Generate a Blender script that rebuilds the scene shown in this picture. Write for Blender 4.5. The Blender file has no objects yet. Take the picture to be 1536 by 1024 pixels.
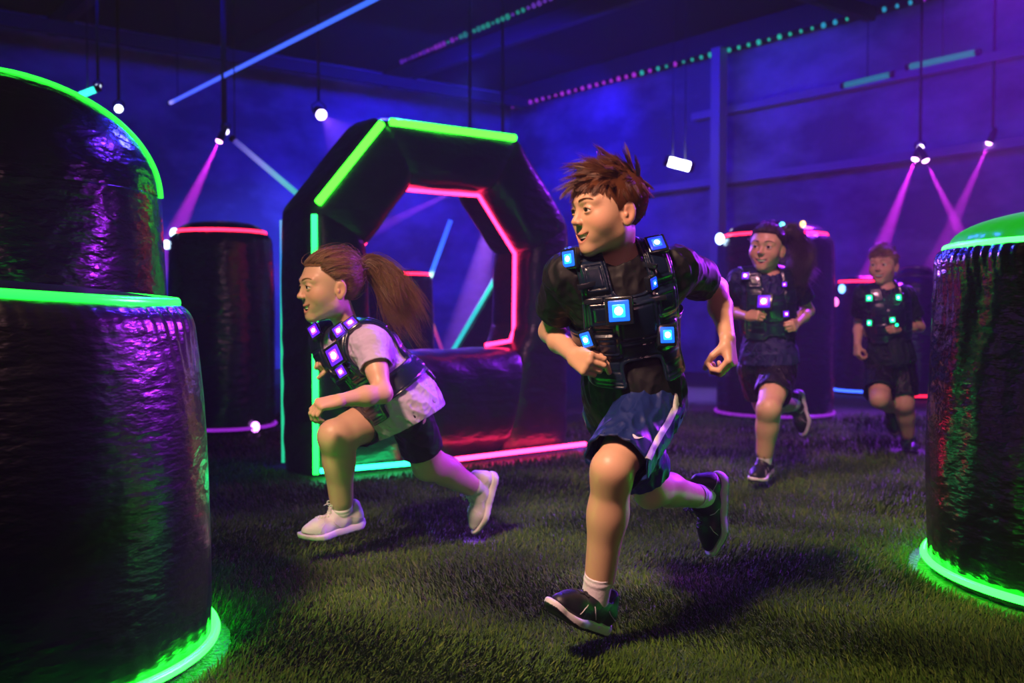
import bpy, math, random
import numpy as np
from mathutils import Vector, Matrix
from mathutils.bvhtree import BVHTree

rng = np.random.default_rng(7)
random.seed(7)
SC = bpy.context.scene
COL = SC.collection
TAU = 2 * math.pi

# ------------------------------------------------------------------ camera frame
FPX, CXP, CYP, HZP, CAMH = 1493.33, 768.0, 512.0, 462.0, 0.90
PITCH = math.atan((CYP - HZP) / FPX)
SP, CP = math.sin(PITCH), math.cos(PITCH)
CAM = np.array([0.0, 0.0, CAMH])


def ray(px, py):
    u, v = (px - CXP) / FPX, (CYP - py) / FPX
    return np.array([u, CP + v * SP, -SP + v * CP])


def P(px, py, Y):
    d = ray(px, py)
    return CAM + d * (Y / d[1])


def G(px, py, z=0.0):
    d = ray(px, py)
    return CAM + d * ((z - CAMH) / d[2])


def nrm(v):
    v = np.asarray(v, float)
    return v / (np.linalg.norm(v) + 1e-12)


# ------------------------------------------------------------------ objects
def tag(o, label=None, cat=None, group=None, kind=None):
    if label: o['label'] = label
    if cat: o['category'] = cat
    if group: o['group'] = group
    if kind: o['kind'] = kind
    return o


def empty(name, loc=(0, 0, 0), rz=0.0):
    o = bpy.data.objects.new(name, None)
    COL.objects.link(o)
    o.location = loc
    o.rotation_euler = (0, 0, rz)
    o.empty_display_size = 0.1
    return o


def root_loc(o):
    p = np.zeros(3)
    while o is not None:
        p += np.array(o.location)
        o = o.parent
    return p


def mesh_obj(name, verts, faces, mats, parent=None, smooth=True, mat_idx=None, world=False, col=None):
    """verts (N,3); faces: (M,3|4) array or list of arrays/tuples."""
    verts = np.asarray(verts, np.float64).reshape(-1, 3)
    if world and parent is not None:
        verts = verts - root_loc(parent)
    me = bpy.data.meshes.new(name)
    groups = faces if isinstance(faces, list) and len(faces) and isinstance(faces[0], np.ndarray) and faces[0].ndim == 2 else None
    if groups is None and isinstance(faces, np.ndarray):
        groups = [faces]
    if groups is not None:
        groups = [g for g in groups if len(g)]
        tot = np.concatenate([np.full(len(g), g.shape[1], np.int32) for g in groups])
        idx = np.concatenate([g.reshape(-1) for g in groups]).astype(np.int32)
        me.vertices.add(len(verts))
        me.vertices.foreach_set('co', verts.astype(np.float32).reshape(-1))
        me.loops.add(len(idx))
        me.loops.foreach_set('vertex_index', idx)
        me.polygons.add(len(tot))
        st = np.zeros(len(tot), np.int32)
        st[1:] = np.cumsum(tot)[:-1]
        me.polygons.foreach_set('loop_start', st)
        me.polygons.foreach_set('loop_total', tot)
        me.update(calc_edges=True)
    else:
        me.from_pydata([tuple(v) for v in verts], [], [tuple(int(i) for i in f) for f in faces])
    if not isinstance(mats, (list, tuple)):
        mats = [mats]
    for m in mats:
        me.materials.append(m)
    n = len(me.polygons)
    me.polygons.foreach_set('use_smooth', np.full(n, bool(smooth)))
    if mat_idx is not None:
        me.polygons.foreach_set('material_index', np.asarray(mat_idx, np.int32))
    if col is not None:
        at = me.color_attributes.new('Col', 'FLOAT_COLOR', 'POINT')
        c4 = np.ones((len(verts), 4), np.float32)
        c4[:, :3] = col
        at.data.foreach_set('color', c4.reshape(-1))
    me.validate()
    o = bpy.data.objects.new(name, me)
    COL.objects.link(o)
    if parent is not None:
        o.parent = parent
    return o


class MB:
    """collects shapes into one mesh"""
    def __init__(self):
        self.v, self.q, self.t, self.n = [], [], [], 0

    def add(self, v, q=None, t=None):
        v = np.asarray(v, float).reshape(-1, 3)
        self.v.append(v)
        if q is not None and len(q): self.q.append(np.asarray(q, np.int64).reshape(-1, 4) + self.n)
        if t is not None and len(t): self.t.append(np.asarray(t, np.int64).reshape(-1, 3) + self.n)
        self.n += len(v)

    def tube(self, pts, rad, n=10, cap=True, flat=1.0, up=None):
        pts = np.asarray(pts, float)
        m = len(pts)
        rad = np.broadcast_to(np.asarray(rad, float), (m,))
        tan = np.gradient(pts, axis=0)
        tan /= np.linalg.norm(tan, axis=1)[:, None] + 1e-12
        a = np.array([0, 0, 1.0]) if up is None else np.asarray(up, float)
        if abs(np.dot(a, tan[0])) > 0.95: a = np.array([1.0, 0, 0])
        vs = []
        nv = a - np.dot(a, tan[0]) * tan[0]
        for i in range(m):
            nv = nv - np.dot(nv, tan[i]) * tan[i]
            nv /= np.linalg.norm(nv) + 1e-12
            bv = np.cross(tan[i], nv)
            th = np.arange(n) * TAU / n
            vs.append(pts[i] + rad[i] * (np.cos(th)[:, None] * bv + flat * np.sin(th)[:, None] * nv))
        v = np.concatenate(vs)
        q = []
        for i in range(m - 1):
            for j in range(n):
                k = (j + 1) % n
                q.append((i * n + j, i * n + k, (i + 1) * n + k, (i + 1) * n + j))
        t = []
        if cap:
            v = np.concatenate([v, pts[:1], pts[-1:]])
            c0, c1 = m * n, m * n + 1
            for j in range(n):
                k = (j + 1) % n
                t.append((c0, k, j))
                t.append((c1, (m - 1) * n + j, (m - 1) * n + k))
        self.add(v, q, t)
        return self

    def box(self, c, half, R=None, bevel=0.0):
        """rounded box via a subdivided cube"""
        R = np.eye(3) if R is None else np.asarray(R, float)
        half = np.asarray(half, float)
        b = min(bevel, half.min() * 0.99)
        s = 6 if b > 0 else 1
        tt = np.linspace(-1, 1, s + 1)
        if b > 0:
            tt = np.array([-1, -0.8, -0.45, 0, 0.45, 0.8, 1.0])
            s = 6
        for ax in range(3):
            for sg in (-1, 1):
                u, w = np.meshgrid(tt, tt, indexing='ij')
                p = np.zeros(u.shape + (3,))
                p[..., ax] = sg
                p[..., (ax + 1) % 3] = u * sg
                p[..., (ax + 2) % 3] = w
                if b > 0:
                    inner = half - b
                    # map so that bevel arcs get the outer cells
                    q_ = np.where(np.abs(p) > 0.5, np.sign(p) * (inner + b * (np.abs(p) - 0.45) / 0.55), p / 0.45 * inner)
                    qi = np.clip(q_, -inner, inner)
                    d = q_ - qi
                    # push to sphere surface
                    L = np.linalg.norm(d, axis=-1, keepdims=True)
                    q_ = qi + d / np.maximum(L, 1e-9) * b
                else:
                    q_ = p * half
                v = q_.reshape(-1, 3) @ R.T + np.asarray(c, float)
                idx = np.arange((s + 1) ** 2).reshape(s + 1, s + 1)
                q = np.stack([idx[:-1, :-1], idx[1:, :-1], idx[1:, 1:], idx[:-1, 1:]], -1).reshape(-1, 4)
                self.add(v, q)
        return self

    def grid(self, V, closeu=False, closev=False):
        V = np.asarray(V, float)
        a, b = V.shape[:2]
        idx = np.arange(a * b).reshape(a, b)
        if closeu: idx = np.concatenate([idx, idx[:1]], 0)
        if closev: idx = np.concatenate([idx, idx[:, :1]], 1)
        q = np.stack([idx[:-1, :-1], idx[1:, :-1], idx[1:, 1:], idx[:-1, 1:]], -1).reshape(-1, 4)
        self.add(V.reshape(-1, 3), q)
        return self

    def build(self, name, mat, parent=None, smooth=True, world=False, col=None):
        v = np.concatenate(self.v)
        fs = []
        if self.q: fs.append(np.concatenate(self.q))
        if self.t: fs.append(np.concatenate(self.t))
        return mesh_obj(name, v, fs, mat, parent, smooth, world=world, col=col)


# ------------------------------------------------------------------ materials
def new_mat(name):
    m = bpy.data.materials.new(name)
    m.use_nodes = True
    nt = m.node_tree
    return m, nt, nt.nodes['Principled BSDF'], nt.nodes['Material Output']


def pmat(name, color, rough=0.5, metal=0.0, spec=0.5, coat=0.0, bump=None, attr=False, var=None, sheen=0.0, coatr=0.1):
    """bump = (scale, strength, (sx,sy,sz)); var = (scale, other colour)"""
    m, nt, b, out = new_mat(name)
    b.inputs['Base Color'].default_value = (*color, 1)
    b.inputs['Roughness'].default_value = rough
    b.inputs['Metallic'].default_value = metal
    b.inputs['Specular IOR Level'].default_value = spec
    b.inputs['Coat Weight'].default_value = coat
    b.inputs['Coat Roughness'].default_value = coatr
    b.inputs['Sheen Weight'].default_value = sheen
    if attr:
        a = nt.nodes.new('ShaderNodeVertexColor')
        a.layer_name = 'Col'
        nt.links.new(a.outputs['Color'], b.inputs['Base Color'])
    tc = None
    if bump or var:
        tc = nt.nodes.new('ShaderNodeTexCoord')
    if bump:
        mp = nt.nodes.new('ShaderNodeMapping')
        mp.inputs['Scale'].default_value = bump[2] if len(bump) > 2 else (1, 1, 1)
        nz = nt.nodes.new('ShaderNodeTexNoise')
        nz.inputs['Scale'].default_value = bump[0]
        nz.inputs['Detail'].default_value = 3
        bp = nt.nodes.new('ShaderNodeBump')
        bp.inputs['Strength'].default_value = bump[1]
        bp.inputs['Distance'].default_value = bump[3] if len(bump) > 3 else 0.01
        nt.links.new(tc.outputs['Object'], mp.inputs['Vector'])
        nt.links.new(mp.outputs['Vector'], nz.inputs['Vector'])
        nt.links.new(nz.outputs['Fac'], bp.inputs['Height'])
        nt.links.new(bp.outputs['Normal'], b.inputs['Normal'])
        nt.links.new(bp.outputs['Normal'], b.inputs['Coat Normal'])
    if var:
        nz = nt.nodes.new('ShaderNodeTexNoise')
        nz.inputs['Scale'].default_value = var[0]
        nz.inputs['Detail'].default_value = 4
        rp = nt.nodes.new('ShaderNodeValToRGB')
        rp.color_ramp.elements[0].position = 0.38
        rp.color_ramp.elements[1].position = 0.62
        rp.color_ramp.elements[0].color = (*color, 1)
        rp.color_ramp.elements[1].color = (*var[1], 1)
        nt.links.new(tc.outputs['Object'], nz.inputs['Vector'])
        nt.links.new(nz.outputs['Fac'], rp.inputs['Fac'])
        nt.links.new(rp.outputs['Color'], b.inputs['Base Color'])
    return m


def emat(name, color, strength):
    m, nt, b, out = new_mat(name)
    b.inputs['Base Color'].default_value = (0.02, 0.02, 0.02, 1)
    b.inputs['Roughness'].default_value = 0.3
    b.inputs['Emission Color'].default_value = (*color, 1)
    b.inputs['Emission Strength'].default_value = strength
    return m


def emat_grad(name, stops, strength, axis='Z'):
    """LED tube whose LEDs change colour along its own length (Generated axis)"""
    m, nt, b, out = new_mat(name)
    b.inputs['Base Color'].default_value = (0.02, 0.02, 0.02, 1)
    tc = nt.nodes.new('ShaderNodeTexCoord')
    sp = nt.nodes.new('ShaderNodeSeparateXYZ')
    rp = nt.nodes.new('ShaderNodeValToRGB')
    el = rp.color_ramp.elements
    el[0].position, el[0].color = stops[0][0], (*stops[0][1], 1)
    el[1].position, el[1].color = stops[-1][0], (*stops[-1][1], 1)
    for p, c in stops[1:-1]:
        e = el.new(p)
        e.color = (*c, 1)
    nt.links.new(tc.outputs['Generated'], sp.inputs[0])
    nt.links.new(sp.outputs[axis], rp.inputs['Fac'])
    nt.links.new(rp.outputs['Color'], b.inputs['Emission Color'])
    b.inputs['Emission Strength'].default_value = strength
    return m


GREEN = (0.006, 1.0, 0.03)
LIME = (0.14, 1.0, 0.05)
PINK = (1.0, 0.016, 0.09)
RED = (1.0, 0.012, 0.05)
TEAL = (0.03, 0.85, 0.62)
CYAN = (0.05, 0.5, 1.0)
BLUE = (0.02, 0.06, 1.0)
VIOLET = (0.25, 0.04, 1.0)
MAGENTA = (0.8, 0.03, 1.0)

M_VINYL = pmat('black_vinyl', (0.0035, 0.0035, 0.005), 0.27, spec=0.55, coat=0.35, coatr=0.14, bump=(9.0, 0.55, (1, 1, 2.4), 0.02))
M_VINYL_FINE = pmat('black_vinyl_crinkled', (0.0035, 0.0035, 0.005), 0.30, spec=0.55, coat=0.3, coatr=0.16, bump=(26.0, 0.55, (0.6, 0.6, 1.7), 0.008))
M_BLACK = pmat('black_plastic', (0.012, 0.012, 0.014), 0.4)
M_METAL = pmat('dark_painted_steel', (0.03, 0.03, 0.035), 0.45, metal=0.3)
M_GREEN = emat('green_led', GREEN, 5.0)
M_GREEN_HI = emat('bright_green_led', (0.007, 1.0, 0.013), 26.0)
M_GREEN_RIM = emat('green_rim_led', (0.02, 1.0, 0.03), 3.0)
M_LIME = emat('lime_led', (0.03, 1.0, 0.012), 9.0)
M_PINK = emat('pink_led', PINK, 11.0)
M_RED = emat('red_led', RED, 8.0)
M_TEAL = emat('teal_led', TEAL, 3.0)
M_BLUE = emat('blue_led', (0.03, 0.10, 1.0), 4.0)
M_VIOLET = emat('violet_led', VIOLET, 4.0)
M_WHITE_E = emat('white_led', (0.8, 0.85, 1.0), 14.0)
# ================================================================== THE HALL
E1 = np.array([0.791, 0.611, 0.0])
E2 = np.array([-0.611, 0.791, 0.0])
KS = CAMH / 0.95
WALL_R, WALL_B, CEIL = 10.6, 13.8, 4.62


def W(a, b, z):
    return a * E1 + b * E2 + np.array([0, 0, z])


def wall_quad(name, corners, mat, thick, nrm_out):
    c = np.array(corners, float)
    v = np.concatenate([c, c + np.asarray(nrm_out) * thick])
    f = [(0, 1, 2, 3), (7, 6, 5, 4), (0, 4, 5, 1), (1, 5, 6, 2), (2, 6, 7, 3), (3, 7, 4, 0)]
    o = mesh_obj(name, v, f, mat, smooth=False)
    o['kind'] = 'structure'
    return o


def wall_material():
    m, nt, b, out = new_mat('painted_wall')
    tc = nt.nodes.new('ShaderNodeTexCoord')
    mp = nt.nodes.new('ShaderNodeMapping')
    mp.inputs['Scale'].default_value = (0.75, 0.75, 1.5)
    nz = nt.nodes.new('ShaderNodeTexNoise')
    nz.inputs['Scale'].default_value = 0.9
    nz.inputs['Detail'].default_value = 6
    nz.inputs['Roughness'].default_value = 0.55
    rp = nt.nodes.new('ShaderNodeValToRGB')
    rp.color_ramp.elements[0].position = 0.40
    rp.color_ramp.elements[0].color = (0.20, 0.20, 0.26, 1)
    rp.color_ramp.elements[1].position = 0.70
    rp.color_ramp.elements[1].color = (0.60, 0.58, 0.68, 1)
    nt.links.new(tc.outputs['Object'], mp.inputs['Vector'])
    nt.links.new(mp.outputs['Vector'], nz.inputs['Vector'])
    nt.links.new(nz.outputs['Fac'], rp.inputs['Fac'])
    nt.links.new(rp.outputs['Color'], b.inputs['Base Color'])
    b.inputs['Roughness'].default_value = 0.75
    return m


M_WALL = wall_material()
M_CEIL = pmat('dark_ceiling', (0.012, 0.012, 0.016), 0.8)
M_BEAM = pmat('beam_paint', (0.05, 0.048, 0.06), 0.6)

FA, FB = -9.0, -7.0   # near ends of the hall
wall_quad('wall_right', [W(WALL_R, FB, 0), W(WALL_R, WALL_B, 0), W(WALL_R, WALL_B, CEIL), W(WALL_R, FB, CEIL)], M_WALL, 0.15, E1)
wall_quad('wall_back', [W(FA, WALL_B, 0), W(WALL_R, WALL_B, 0), W(WALL_R, WALL_B, CEIL), W(FA, WALL_B, CEIL)], M_WALL, 0.15, E2)
wall_quad('wall_left', [W(FA, FB, 0), W(FA, WALL_B, 0), W(FA, WALL_B, CEIL), W(FA, FB, CEIL)], M_WALL, 0.15, -E1)
wall_quad('wall_front', [W(FA, FB, 0), W(WALL_R, FB, 0), W(WALL_R, FB, CEIL), W(FA, FB, CEIL)], M_WALL, 0.15, -E2)
wall_quad('ceiling', [W(FA, FB, CEIL), W(WALL_R, FB, CEIL), W(WALL_R, WALL_B, CEIL), W(FA, WALL_B, CEIL)], M_CEIL, 0.15, (0, 0, 1))

# turf backing
m, nt, b, out = new_mat('turf_backing')
tc = nt.nodes.new('ShaderNodeTexCoord')
nz = nt.nodes.new('ShaderNodeTexNoise'); nz.inputs['Scale'].default_value = 55; nz.inputs['Detail'].default_value = 6
nz2 = nt.nodes.new('ShaderNodeTexNoise'); nz2.inputs['Scale'].default_value = 3.2; nz2.inputs['Detail'].default_value = 4
mx = nt.nodes.new('ShaderNodeMath'); mx.operation = 'MULTIPLY_ADD'; mx.inputs[1].default_value = 0.6; 
rp = nt.nodes.new('ShaderNodeValToRGB')
rp.color_ramp.elements[0].position = 0.45; rp.color_ramp.elements[0].color = (0.008, 0.014, 0.004, 1)
rp.color_ramp.elements[1].position = 0.95; rp.color_ramp.elements[1].color = (0.05, 0.075, 0.018, 1)
bp = nt.nodes.new('ShaderNodeBump'); bp.inputs['Strength'].default_value = 1.0; bp.inputs['Distance'].default_value = 0.03
nt.links.new(tc.outputs['Object'], nz.inputs['Vector']); nt.links.new(tc.outputs['Object'], nz2.inputs['Vector'])
nt.links.new(nz2.outputs['Fac'], mx.inputs[0]); nt.links.new(nz.outputs['Fac'], mx.inputs[2])
nt.links.new(mx.outputs[0], rp.inputs['Fac']); nt.links.new(rp.outputs['Color'], b.inputs['Base Color'])
nt.links.new(nz.outputs['Fac'], bp.inputs['Height']); nt.links.new(bp.outputs['Normal'], b.inputs['Normal'])
b.inputs['Roughness'].default_value = 0.6
M_TURF = m
wall_quad('floor', [W(FA, FB, 0), W(FA, WALL_B, 0), W(WALL_R, WALL_B, 0), W(WALL_R, FB, 0)], M_TURF, 0.1, (0, 0, -1))

# ceiling beams (part of the building)
M_GIRT = pmat('girt_paint', (0.42, 0.40, 0.48), 0.6)
def beam(name, a, b_, w, h, mat=None):
    a, b_ = np.asarray(a, float), np.asarray(b_, float)
    d = nrm(b_ - a)
    s = nrm(np.cross(d, [0, 0, 1.0]))
    mb = MB()
    R = np.stack([d, s, np.array([0, 0, 1.0])], 1)
    mb.box((a + b_) / 2, (np.linalg.norm(b_ - a) / 2, w / 2, h / 2), R)
    o = mb.build(name, mat or M_BEAM, smooth=False)
    o['kind'] = 'structure'
    return o

beam('trim_1', W(WALL_R - 0.16, 0.5, CEIL - 0.16), W(WALL_R - 0.16, WALL_B - 0.1, CEIL - 0.16), 0.22, 0.28)
for i, aa in enumerate((3.2, 5.6, 8.1)):
    beam('trim_%d' % (i + 2), W(aa, 1.0, CEIL - 0.14), W(aa, WALL_B - 0.05, CEIL - 0.14), 0.12, 0.22)
for i, bb in enumerate((12.9, 6.6)):
    beam('trim_%d' % (i + 5), W(FA + 0.1, bb, CEIL - 0.36), W(WALL_R - 0.3, bb, CEIL - 0.36), 0.10, 0.16)
# steel column in front of the right-hand wall
def ray_wall(px, py, a):
    d = ray(px, py)
    k = (a - np.dot(CAM, E1)) / np.dot(d, E1)
    return CAM + d * k

pc = ray_wall(1077, 330, WALL_R - 0.35)
mb = MB()
mb.box((pc[0], pc[1], CEIL / 2 - 0.15), (0.075, 0.075, CEIL / 2 - 0.15), np.stack([E1, E2, np.array([0, 0, 1.0])], 1))
o = mb.build('wall_column', M_GIRT, smooth=False); o['kind'] = 'structure'
# horizontal girts on the right wall
for k, (z0, bs) in enumerate(((2.62, (1.0, 11.0)), (3.55, (3.0, 9.5)))):
    beam('trim_%d' % (k + 7), W(WALL_R - 0.07, bs[0], z0), W(WALL_R - 0.07, bs[1], z0), 0.10, 0.10, M_GIRT)

# ================================================================== INFLATABLE PILLARS
def smooth_noise_1d(th, n, seed):
    r = np.random.default_rng(seed)
    ph, fr = r.uniform(0, TAU, n), r.integers(1, 9, n)
    return sum(np.sin(f_ * th + p_) for f_, p_ in zip(fr, ph)) / math.sqrt(n)


def pillar(name, label, cx, cy, R, rim_z, top_z, rim_mat, base_mat=None, lid_mat=None, taper=1.0, tilt=(0, 0), group=None,
           sh=0.05, rim_in=0.04, pucker=0.008, npuck=70, strip_h=0.018, mat=None, nth=220, seed=1, cat='inflatable bunker', rim=True, bulge=0.02, pins=(), slope=(0, 0), dome_pow=(0.9, 0.75), seam=None):
    root = empty(name, (cx, cy, 0))
    tag(root, label, cat, group)
    mat = mat or M_VINYL
    th = np.arange(nth) * TAU / nth
    ph = smooth_noise_1d(th, 5, seed) * 1.6
    amp = 0.6 + 0.4 * np.clip(smooth_noise_1d(th, 4, seed + 9), -1, 1)
    tx, ty = tilt

    def lean(x, y, z):
        return np.stack([x + tx * z, y + ty * z, z - (slope[0] * x + slope[1] * y) * (z / max(rim_z, 0.1)) ** 2], -1)

    # body profile from the ground to the rim
    zs, rs = [], []
    bb = 0.035
    for a in np.linspace(0, math.pi / 2, 6):
        zs.append(bb * (1 - math.cos(a))); rs.append(R - bb * (1 - math.sin(a)))
    z_sh = rim_z - sh
    for z in np.linspace(bb, z_sh, 60)[1:]:
        q = (z - bb) / (z_sh - bb)
        zs.append(z); rs.append(R * (1 + (taper - 1) * q) + bulge * math.sin(math.pi * q) * 0.6)
    Rt = R * taper
    for a in np.linspace(0, math.pi / 2, 12)[1:]:
        zs.append(z_sh + sh * math.sin(a)); rs.append(Rt - rim_in * (1 - math.cos(a)))
    zs, rs = np.array(zs), np.array(rs)
    Z, T = np.meshgrid(zs, th, indexing='ij')
    Rr = np.repeat(rs[:, None], nth, 1)
    dz_top = np.maximum(rim_z - Z, 0)
    n2 = np.sin(npuck * T + ph[None] * 3 + 6 * np.sin(3 * T + Z * 9))
    Rr = Rr - pucker * amp[None] * np.exp(-dz_top / (0.05 + 0.05 * amp[None])) * (0.5 + 0.5 * n2) * np.clip(dz_top / 0.012, 0, 1)
    Rr = Rr - 0.5 * pucker * np.exp(-Z / 0.06) * (0.5 + 0.5 * np.sin((npuck - 12) * T + ph[None] * 2))
    # broad soft dents
    Rr = Rr + 0.006 * R * (np.sin(3 * T + 4 * Z + ph[None]) * np.sin(5 * Z + 2 * T) + 0.6 * np.sin(7 * T - 6 * Z + 2 * ph[None]))
    V = lean(Rr * np.cos(T), Rr * np.sin(T), Z)
    mb = MB(); mb.grid(V, closev=True)
    mb.build('cover', mat, root)
    # lid (dome)
    rr = Rt - rim_in - (0.0 if seam else 0.004)
    t_ = np.linspace(0, 1, 16)
    lz = rim_z + (top_z - rim_z) * np.sin(t_ * math.pi / 2) ** dome_pow[0]
    lr = rr * np.cos(t_ * math.pi / 2) ** dome_pow[1]
    lr[-1] = 0.0005
    Zl, Tl = np.meshgrid(lz, th, indexing='ij')
    Rl = np.repeat(lr[:, None], nth, 1)
    Rl = Rl * (1 + 0.006 * np.sin(24 * Tl + ph[None] * 2) * np.exp(-(Zl - rim_z) / 0.04))
    mb = MB(); mb.grid(lean(Rl * np.cos(Tl), Rl * np.sin(Tl), Zl), closev=True)
    mb.build('lid', lid_mat or mat, root)
    if seam:
        # a light seam running over the dome from side to side
        tc_ = np.array([-cx, -cy]) / math.hypot(cx, cy)          # towards the players' side
        lt_ = np.array([-tc_[1], tc_[0]])
        hz = top_z - rim_z
        pts = []
        for b_ in np.linspace(0.0, math.pi, 80):
            z_ = hz * math.sin(b_) * 0.985
            x_ = 0.15 + 0.27 * z_
            l_ = math.sqrt(max(rr * rr * (1 - (z_ / hz) ** 2) - x_ * x_, 0)) * (1 if b_ < math.pi / 2 else -1)
            p_ = np.array([*(tc_ * x_ + lt_ * l_), z_])
            n_ = nrm(p_ / np.array([rr * rr, rr * rr, hz * hz]))
            p_ = p_ + n_ * 0.004
            pts.append([p_[0], p_[1], rim_z + p_[2]])
        MB().tube(np.array(pts), 0.009, 8).build('seam_light', rim_mat, root)
    if rim:
        a_ = np.linspace(0, TAU, 11)[:-1]
        rp_, tp_ = np.meshgrid(a_, th, indexing='ij')
        rad = Rt - rim_in + 0.004 + 0.009 * np.cos(rp_)
        zz = rim_z + 0.004 + strip_h / 2 * np.sin(rp_)
        mb = MB(); mb.grid(lean(rad * np.cos(tp_), rad * np.sin(tp_), zz), closeu=True, closev=True)
        mb.build('rim_light', rim_mat, root)
    for (pa_, pz_, pm_, pr_) in pins:
        a_ = math.radians(pa_)
        rp0 = (Rt if pz_ < rim_z - 0.02 else Rt - rim_in) + 0.012
        p_ = np.array([rp0 * math.cos(a_), rp0 * math.sin(a_), pz_])
        t_ = np.linspace(0, math.pi, 7)
        MB().tube([p_ + np.array([0, 0, -pr_ * 1.3 * math.cos(x)]) for x in t_], [max(pr_ * math.sin(x), 0.0005) for x in t_], 10).build('bright_dot', pm_, root)  # small bright emissive dots set on the cover
    if base_mat:
        a_ = np.linspace(0, TAU, 11)[:-1]
        rp_, tp_ = np.meshgrid(a_, th, indexing='ij')
        rad = R + 0.012 + 0.012 * np.cos(rp_)
        zz = 0.044 + 0.012 * np.sin(rp_)
        V = np.stack([rad * np.cos(tp_), rad * np.sin(tp_), zz], -1)
        mb = MB(); mb.grid(V, closeu=True, closev=True)
        mb.build('base_light', base_mat, root)
    return root


def tangent_center(px_edge, Y, R, side):
    """centre of a circle of radius R whose silhouette edge at depth Y is at px_edge; side=+1: circle lies right of the edge"""
    u = nrm([(px_edge - CXP) / FPX, 1.0])
    n = np.array([u[1], -u[0]]) * side
    e = np.array([(px_edge - CXP) / FPX * Y, Y])
    return e + n * R


M_PINW = emat('pin_white_blue', (0.5, 0.75, 1.0), 7)
M_PINV = emat('pin_violet', (0.7, 0.2, 1.0), 8)
M_PINT = emat('pin_teal', (0.1, 0.8, 0.9), 4)
M_PINO = emat('pin_orange', (1.0, 0.5, 0.15), 4)
M_PINK_GLINT = emat('pink_glint', (1.0, 0.15, 0.6), 3)  # emissive stand-in for the pink reflection on a far pillar's side
M_PINB = emat('pin_blue', (0.15, 0.4, 1.0), 5)
PILLARS = []   # (x, y, R) footprints, for keeping turf clear
c = tangent_center(327, 2.66, 0.59, -1)
PILLARS.append((c[0], c[1], 0.565))
pillar('inflatable_bunker', 'low black inflatable pillar in the left foreground, green light rings at top and base', c[0], c[1], 0.565, 0.945, 0.975,
       M_GREEN, M_GREEN_HI, taper=0.945, slope=(0.075, 0.0), sh=0.075, rim_in=0.05, pucker=0.012, npuck=64, strip_h=0.03, mat=M_VINYL_FINE, nth=360, seed=3)
c = tangent_center(253, 4.05, 0.70, -1)
PILLARS.append((c[0], c[1], 0.70))
pillar('inflatable_bunker', 'tall black domed inflatable pillar behind the low one, thin green seam light over its dome', c[0], c[1], 0.685, 1.34, 1.80,
       M_GREEN_RIM, None, taper=0.99, sh=0.01, rim_in=0.004, pucker=0.003, npuck=48, mat=M_VINYL, nth=300, seed=5, rim=False, dome_pow=(1.0, 1.0),
       seam=math.degrees(math.atan2(c[1], c[0])) + 90)
c = tangent_center(1391, 3.50, 0.70, 1)
PILLARS.append((c[0], c[1], 0.70))
M_GLOWLID = emat('glowing_green_fabric', (0.005, 1.0, 0.012), 0.42)
pillar('inflatable_bunker', 'black inflatable pillar at the right with a glowing green domed top', c[0], c[1], 0.69, 1.10, 1.24,
       emat('green_dome_rim_led', (0.03, 1.0, 0.06), 9.0), M_GREEN_HI, lid_mat=M_GLOWLID, taper=0.985, sh=0.05, rim_in=0.035, pucker=0.016, npuck=60, strip_h=0.022, mat=M_VINYL, nth=360, seed=8)


def far_pillar(label, px, y_bot, width_px, y_rim, y_top, rim_mat, base=None, **kw):
    Yf = CAMH * FPX / (y_bot - HZP)
    R = width_px / 2 / FPX * (Yf * 1.04)
    cy = Yf + R
    cx = (px - CXP) / FPX * cy
    rz = CAMH + (HZP - y_rim) / FPX * Yf
    tz = CAMH + (HZP - y_top) / FPX * cy
    PILLARS.append((cx, cy, R))
    return pillar('inflatable_bunker', label, cx, cy, R, rz, max(tz, rz + 0.02), rim_mat, base, **kw)

far_pillar('black inflatable pillar with a red rim between the tall one and the arch', 333, 655, 152, 345, 333, M_RED, emat('violet_base_led', (0.5, 0.03, 1.0), 0.55),
           sh=0.09, rim_in=0.055, pucker=0.012, npuck=34, strip_h=0.03, nth=160, seed=11, pins=((200, 1.44, M_PINW, 0.03), (196, 1.36, M_PINW, 0.025), (322, 0.05, M_PINV, 0.03)))
far_pillar('black red-rimmed inflatable pillar behind the running person with curly dark hair', 1162, 634, 172, 349, 333, M_RED, emat('violet_base_led_dim', (0.5, 0.03, 1.0), 0.55),
           sh=0.10, rim_in=0.06, pucker=0.012, npuck=34, strip_h=0.03, nth=160, seed=12, pins=((188, 1.47, M_PINW, 0.035), (262, 1.55, M_PINT, 0.022), (285, 1.56, M_PINO, 0.022), (350, 0.95, M_PINK_GLINT, 0.03)))
far_pillar('short dark inflatable pillar with a red rim behind the person in green lights', 1297, 594, 86, 422, 415, M_RED, M_BLUE,
           sh=0.07, rim_in=0.05, pucker=0.008, npuck=24, strip_h=0.025, nth=120, seed=13, pins=((205, 1.10, M_PINB, 0.035),))
far_pillar('rounded unlit inflatable pillar half hidden by the green-topped pillar', 1372, 601, 78, 412, 398, M_RED, emat('red_base_led', RED, 3.0),
           sh=0.12, rim_in=0.08, pucker=0.008, npuck=24, nth=120, seed=14, rim=False)
far_pillar('dark red-rimmed inflatable pillar seen through the arch opening', 596, 618, 106, 411, 403, M_RED, None,
           sh=0.06, rim_in=0.04, pucker=0.008, npuck=24, strip_h=0.03, nth=120, seed=15)

# ================================================================== THE ARCH
A0 = G(470, 718)                       # front left corner on the ground
AK = KS

arch = empty('inflatable_arch', A0)
tag(arch, 'black inflatable octagonal arch with green outer and pink inner light strips', 'inflatable arch')
ADEP = 0.48 * AK


def AP(t, z, s):
    return (t * E1 + s * E2) * AK + np.array([0, 0, z * AK])


def se(x, e):
    return np.sign(x) * np.abs(x) ** e


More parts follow.
